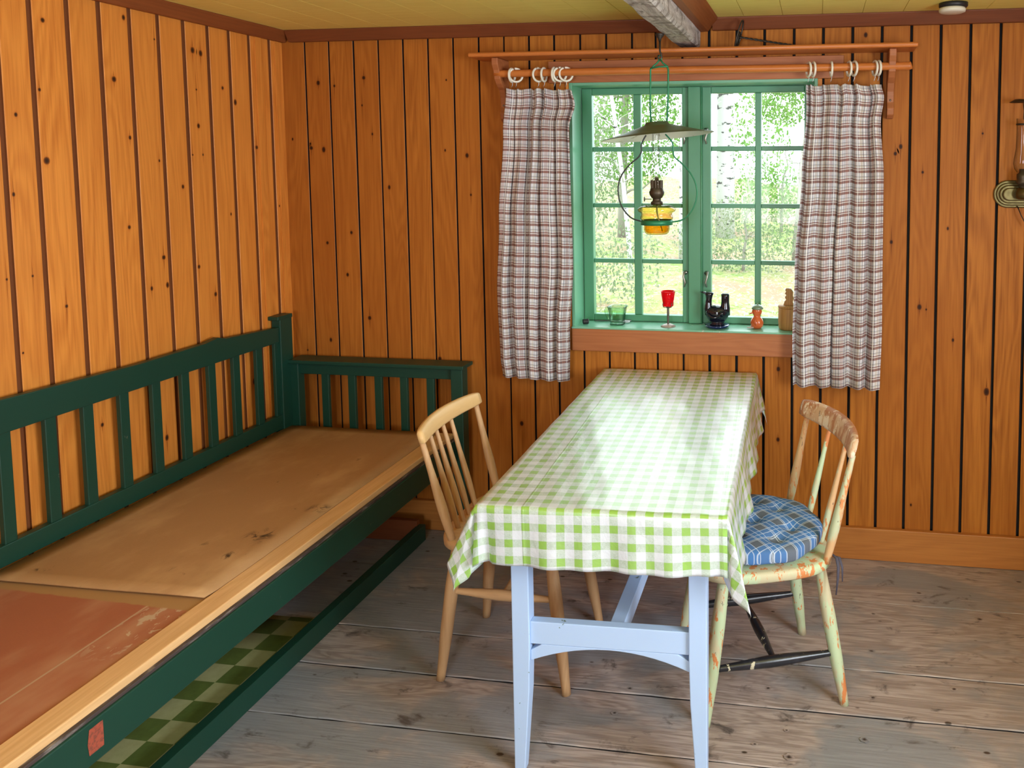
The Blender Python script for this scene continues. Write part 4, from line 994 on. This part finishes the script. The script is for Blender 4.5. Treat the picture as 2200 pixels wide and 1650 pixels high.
fg = thing('bird_figurine', 'small glazed orange bird figurine with a grey-green cap on the sill', 'figurine', (-.241, 3.200, SZ))
MB().lathe([(0, 0), (.018, .001), (.025, .010), (.027, .024), (.023, .038), (.015, .047), (.013, .052), (.018, .060), (.021, .070), (.019, .082), (.010, .090), (0, .092)], (.004, 0, 0), 32, sy=.85).build('body', 'orange_glaze', fg)
MB().lathe([(.022, .080), (.0235, .083), (.020, .091), (.010, .097), (0, .099)], (.006, 0, 0), 28, sx=1.05).tube([(.006, 0, .098), (.007, 0, .104)], .002, 8).build('cap', 'cap_green', fg)
MB().tube([(-.012, -.004, .066), (-.022, -.005, .062), (-.029, -.005, .058)], [.007, .005, .001], 10, flat=.6).build('beak', 'orange_glaze', fg)
for s in (-1, 1): MB().tube([(-.008, s*.014, .006), (-.020, s*.014, .005), (-.030+.006*s, s*.013, .005)], [.006, .006, .003], 10, flat=.6).build('foot', 'goblet_foot', fg)
for s in (-1, 1): MB().tube([(.004, s*.020, .040), (-.002, s*.0225, .028), (.002, s*.021, .016)], [.003, .0055, .002], 10).build('wing', 'orange_glaze', fg)

bx_ = thing('carved_box', 'round carved wooden box with a notched handle at the right end of the sill', 'box', (-.108, 3.205, SZ))
MB().lathe([(0, 0), (.037, 0), (.041, .006), (.043, .03), (.043, .085), (.0415, .089), (0, .089)], (0, 0, 0), 36).build('box_body', 'birch_box', bx_)
lid_ = MB().lathe([(0, .089), (.043, .089), (.0445, .092), (.043, .097), (0, .099)], (0, 0, 0), 36).build('lid', 'birch_box', bx_)
hp = [(-.022, .098), (.020, .098), (.016, .112), (.020, .125), (.016, .138), (.018, .152), (.008, .166), (-.010, .168), (-.016, .160), (-.010, .155), (-.017, .146), (-.009, .140), (-.017, .130), (-.010, .122), (-.018, .112)]
MB().prism(hp, lambda a, z, d: (a, d, z), -.011, .011).build('handle', 'birch_box', lid_, bevel=.003)

jg = thing('glass_jug', 'small square green-tinted glass jug standing on the left of the sill', 'jug', (-.822, 3.200, SZ))
def sq_lathe(prof, n=40, e=5.0):
    mb = MB(); vs = []; k = len(prof)
    for r, z in prof:
        for j in range(n):
            a = 2*PI*j/n+PI/4*0; c, s = math.cos(a), math.sin(a); q = 1/((abs(c)**e+abs(s)**e)**(1/e)); vs.append((r*q*c, r*q*s, z))
    fs = [(i*n+j, i*n+(j+1) % n, (i+1)*n+(j+1) % n, (i+1)*n+j) for i in range(k-1) for j in range(n)]
    return mb.add(vs, fs, smooth=True)
sq_lathe([(.0, .0), (.028, 0), (.029, .004), (.028, .012), (.031, .04), (.036, .072), (.039, .078), (.0375, .0785), (.034, .070), (.0285, .04), (.0255, .014), (0, .012)]).build('jug_body', 'jug_glass', jg)
MB().tube([(.034, -.004, .074), (.046, -.006, .080)], [.010, .004], 10, flat=.4).build('spout', 'jug_glass', jg)
MB().tube([(-.034, 0, .070), (-.046, 0, .067), (-.050, 0, .060), (-.046, 0, .040), (-.038, 0, .022), (-.029, 0, .014)], [.005, .005, .005, .0048, .0045, .004], 10, flat=1.5).build('handle', 'jug_glass', jg)

bc = MB().lathe([(0, -.012), (.0105, -.012), (.0115, -.010), (.0105, -.008), (.0105, .009), (.0098, .011), (.0085, .011), (.0085, .004), (0, .004)], (0, 0, 0), 24, tilt=(0, -PI/2, .5)).build('film_canister', 'black_plastic')
bc.location = (-.957, 3.186, SZ+.0118); lab(bc, 'short black plastic cylinder lying on its side at the left end of the sill', 'canister')
sc = thing('scissors', 'small dark metal scissors lying on the sill behind the glass jug', 'scissors', (-.83, 3.245, SZ+.003))
for s in (-1, 1):
    MB().box((-.105, -.003+s*.002, 0 if s < 0 else .002), (.0, .003+s*.002, .002 if s < 0 else .004), rot=(0, 0, s*.05), piv=(0, 0, 0)).build('blade', 'dark_metal', sc, bevel=.0006)
    MB().tube([(.0, -s*.001, .002), (.018, -s*.006, .002)], .002, 8).tube([(.035+.017*math.cos(a), -s*.014+.010*math.sin(a), .0025) for a in [2*PI*j/16 for j in range(16)]], .0022, 8, closed=True).build('finger_loop', 'steel', sc)

# ------------------------------------------------------------------ outdoors
mb = MB(); rg = random.Random(12)
def gz(x, y): return .15+.05*(y-3.4)+.10*math.sin(x*.8+y*.5)+.05*math.sin(x*2.3-y*1.1)
struct(MB().grid(70, 70, lambda u, v: (-14+26*u, 3.45+(19)*v, gz(-14+26*u, 3.45+19*v)+rg.uniform(-.02, .02))).build('ground', 'meadow'))
def crown(mb, c, r, n, s0, rg, flat=.8):
    for _ in range(n):
        while True:
            p = Vector((rg.uniform(-1, 1), rg.uniform(-1, 1), rg.uniform(-1, 1)))
            if .25 < p.length < 1: break
        p = Vector(c)+Vector((p.x*r[0], p.y*r[1], p.z*r[2])); s = s0*rg.uniform(.6, 1.3)
        R = Euler((rg.uniform(0, 6), rg.uniform(0, 6), rg.uniform(0, 6))).to_matrix()
        q = [R@Vector(v)*s+p for v in ((-.5, 0, 0), (0, -.28, .06), (.5, 0, 0), (0, .28, .06))]; mb.add(q, [(0, 1, 2), (0, 2, 3)])
def tree(name, label, x, y, h, r0_, lean, crowns, leaf, bark='bark', seed=1, branches=6, cat='tree'):
    rg = random.Random(seed); z0 = gz(x, y)-.08; t_ = thing(name, label, cat, (x, y, z0)); tk = MB()
    P = [Vector((lean[0]*(j/8)**1.3+rg.uniform(-.02, .02)*j*.3, lean[1]*j/8, h*j/8)) for j in range(9)]
    tk.tube(P, [r0_*(1-.085*j) for j in range(9)], 12)
    for b in range(branches):
        k = rg.uniform(.2, .9); p = P[0].lerp(P[-1], k); p = P[int(k*8)]; a = rg.uniform(0, 6.28); L = h*rg.uniform(.12, .3); pts = [p]
        for q in range(4): pts.append(pts[-1]+Vector((math.cos(a)*L/4, math.sin(a)*L/4, L/4*rg.uniform(.0, .9)))); a += rg.uniform(-.5, .5)
        tk.tube(pts, [r0_*.30*(1-.2*q) for q in range(5)], 6)
    tk.build('trunk', bark, t_)
    f = MB()
    for c, r, n, s0 in crowns: crown(f, c, r, n, s0, rg)
    if crowns: f.build('foliage', leaf, t_)
tree('birch_tree', 'thick white birch trunk seen through the upper right sash', -1.36, 11.8, 8, .15, (.1, 0), [((.55, 0, 1.6), (.5, .5, .9), 924, 0.064)], 'leaf', seed=2, branches=0)
tree('birch_tree', 'grey birch trunk just left of the centre post of the window', -1.62, 9.6, 6, .065, (.1, 0), [((.1, 0, 3.9), (.3, .3, .4), 132, 0.058)], 'leaf', seed=3, branches=0)
tree('slender_birch', 'thin leaning white birch stem seen through the left sash', -1.80, 7.6, 4.2, .026, (-.55, .2), [((-.4, 0, 2.5), (.5, .5, .7), 660, 0.051)], 'leaf2', seed=4, branches=9)
tree('leafy_tree', 'pale green leafy tree filling the upper panes of the left sash', -2.75, 11.0, 5.5, .07, (.2, 0), [((.1, 0, 1.6), (.9, .8, .8), 5060, 0.058), ((.6, 0, 2.7), (1.0, .8, .7), 4840, 0.058)], 'leaf', 'twig', seed=5, branches=12)
tree('leafy_tree', 'bare grey-green bush left of the leafy tree behind the left sash', -2.9, 9.0, 3.6, .04, (.1, 0), [((.1, 0, 1.0), (.65, .6, .7), 3300, 0.045), ((.0, 0, 2.0), (.6, .6, .6), 1540, 0.045)], 'leaf2', 'twig', seed=6, branches=16)
tree('leafy_tree', 'leafy branch hanging into the top right pane of the window', -.25, 9.2, 3.4, .04, (.35, 0), [((-.15, 0, 2.0), (.40, .4, .30), 1540, 0.045), ((-.05, 0, 2.3), (.5, .4, .25), 1540, 0.045)], 'leaf', 'twig', seed=7, branches=5)
tree('shrub', 'low green shrub in the middle panes of the right sash', -.55, 12.4, 1.5, .03, (.1, 0), [((0, 0, .75), (.75, .5, .45), 2420, 0.051)], 'leaf', 'twig', seed=8, branches=10, cat='shrub')
tree('shrub', 'loose brown-green shrub at the foot of the thick birch', -.80, 8.7, 1.2, .02, (.1, 0), [((0, 0, .45), (.8, .6, .45), 2860, 0.038)], 'leaf2', 'twig', seed=9, branches=14, cat='shrub')
tree('shrub', 'tangled twiggy shrub low in the panes of the left sash', -1.95, 6.1, 1.1, .015, (.1, 0), [((-.1, 0, .45), (.9, .6, .45), 3300, 0.032)], 'leaf2', 'twig', seed=10, branches=18, cat='shrub')
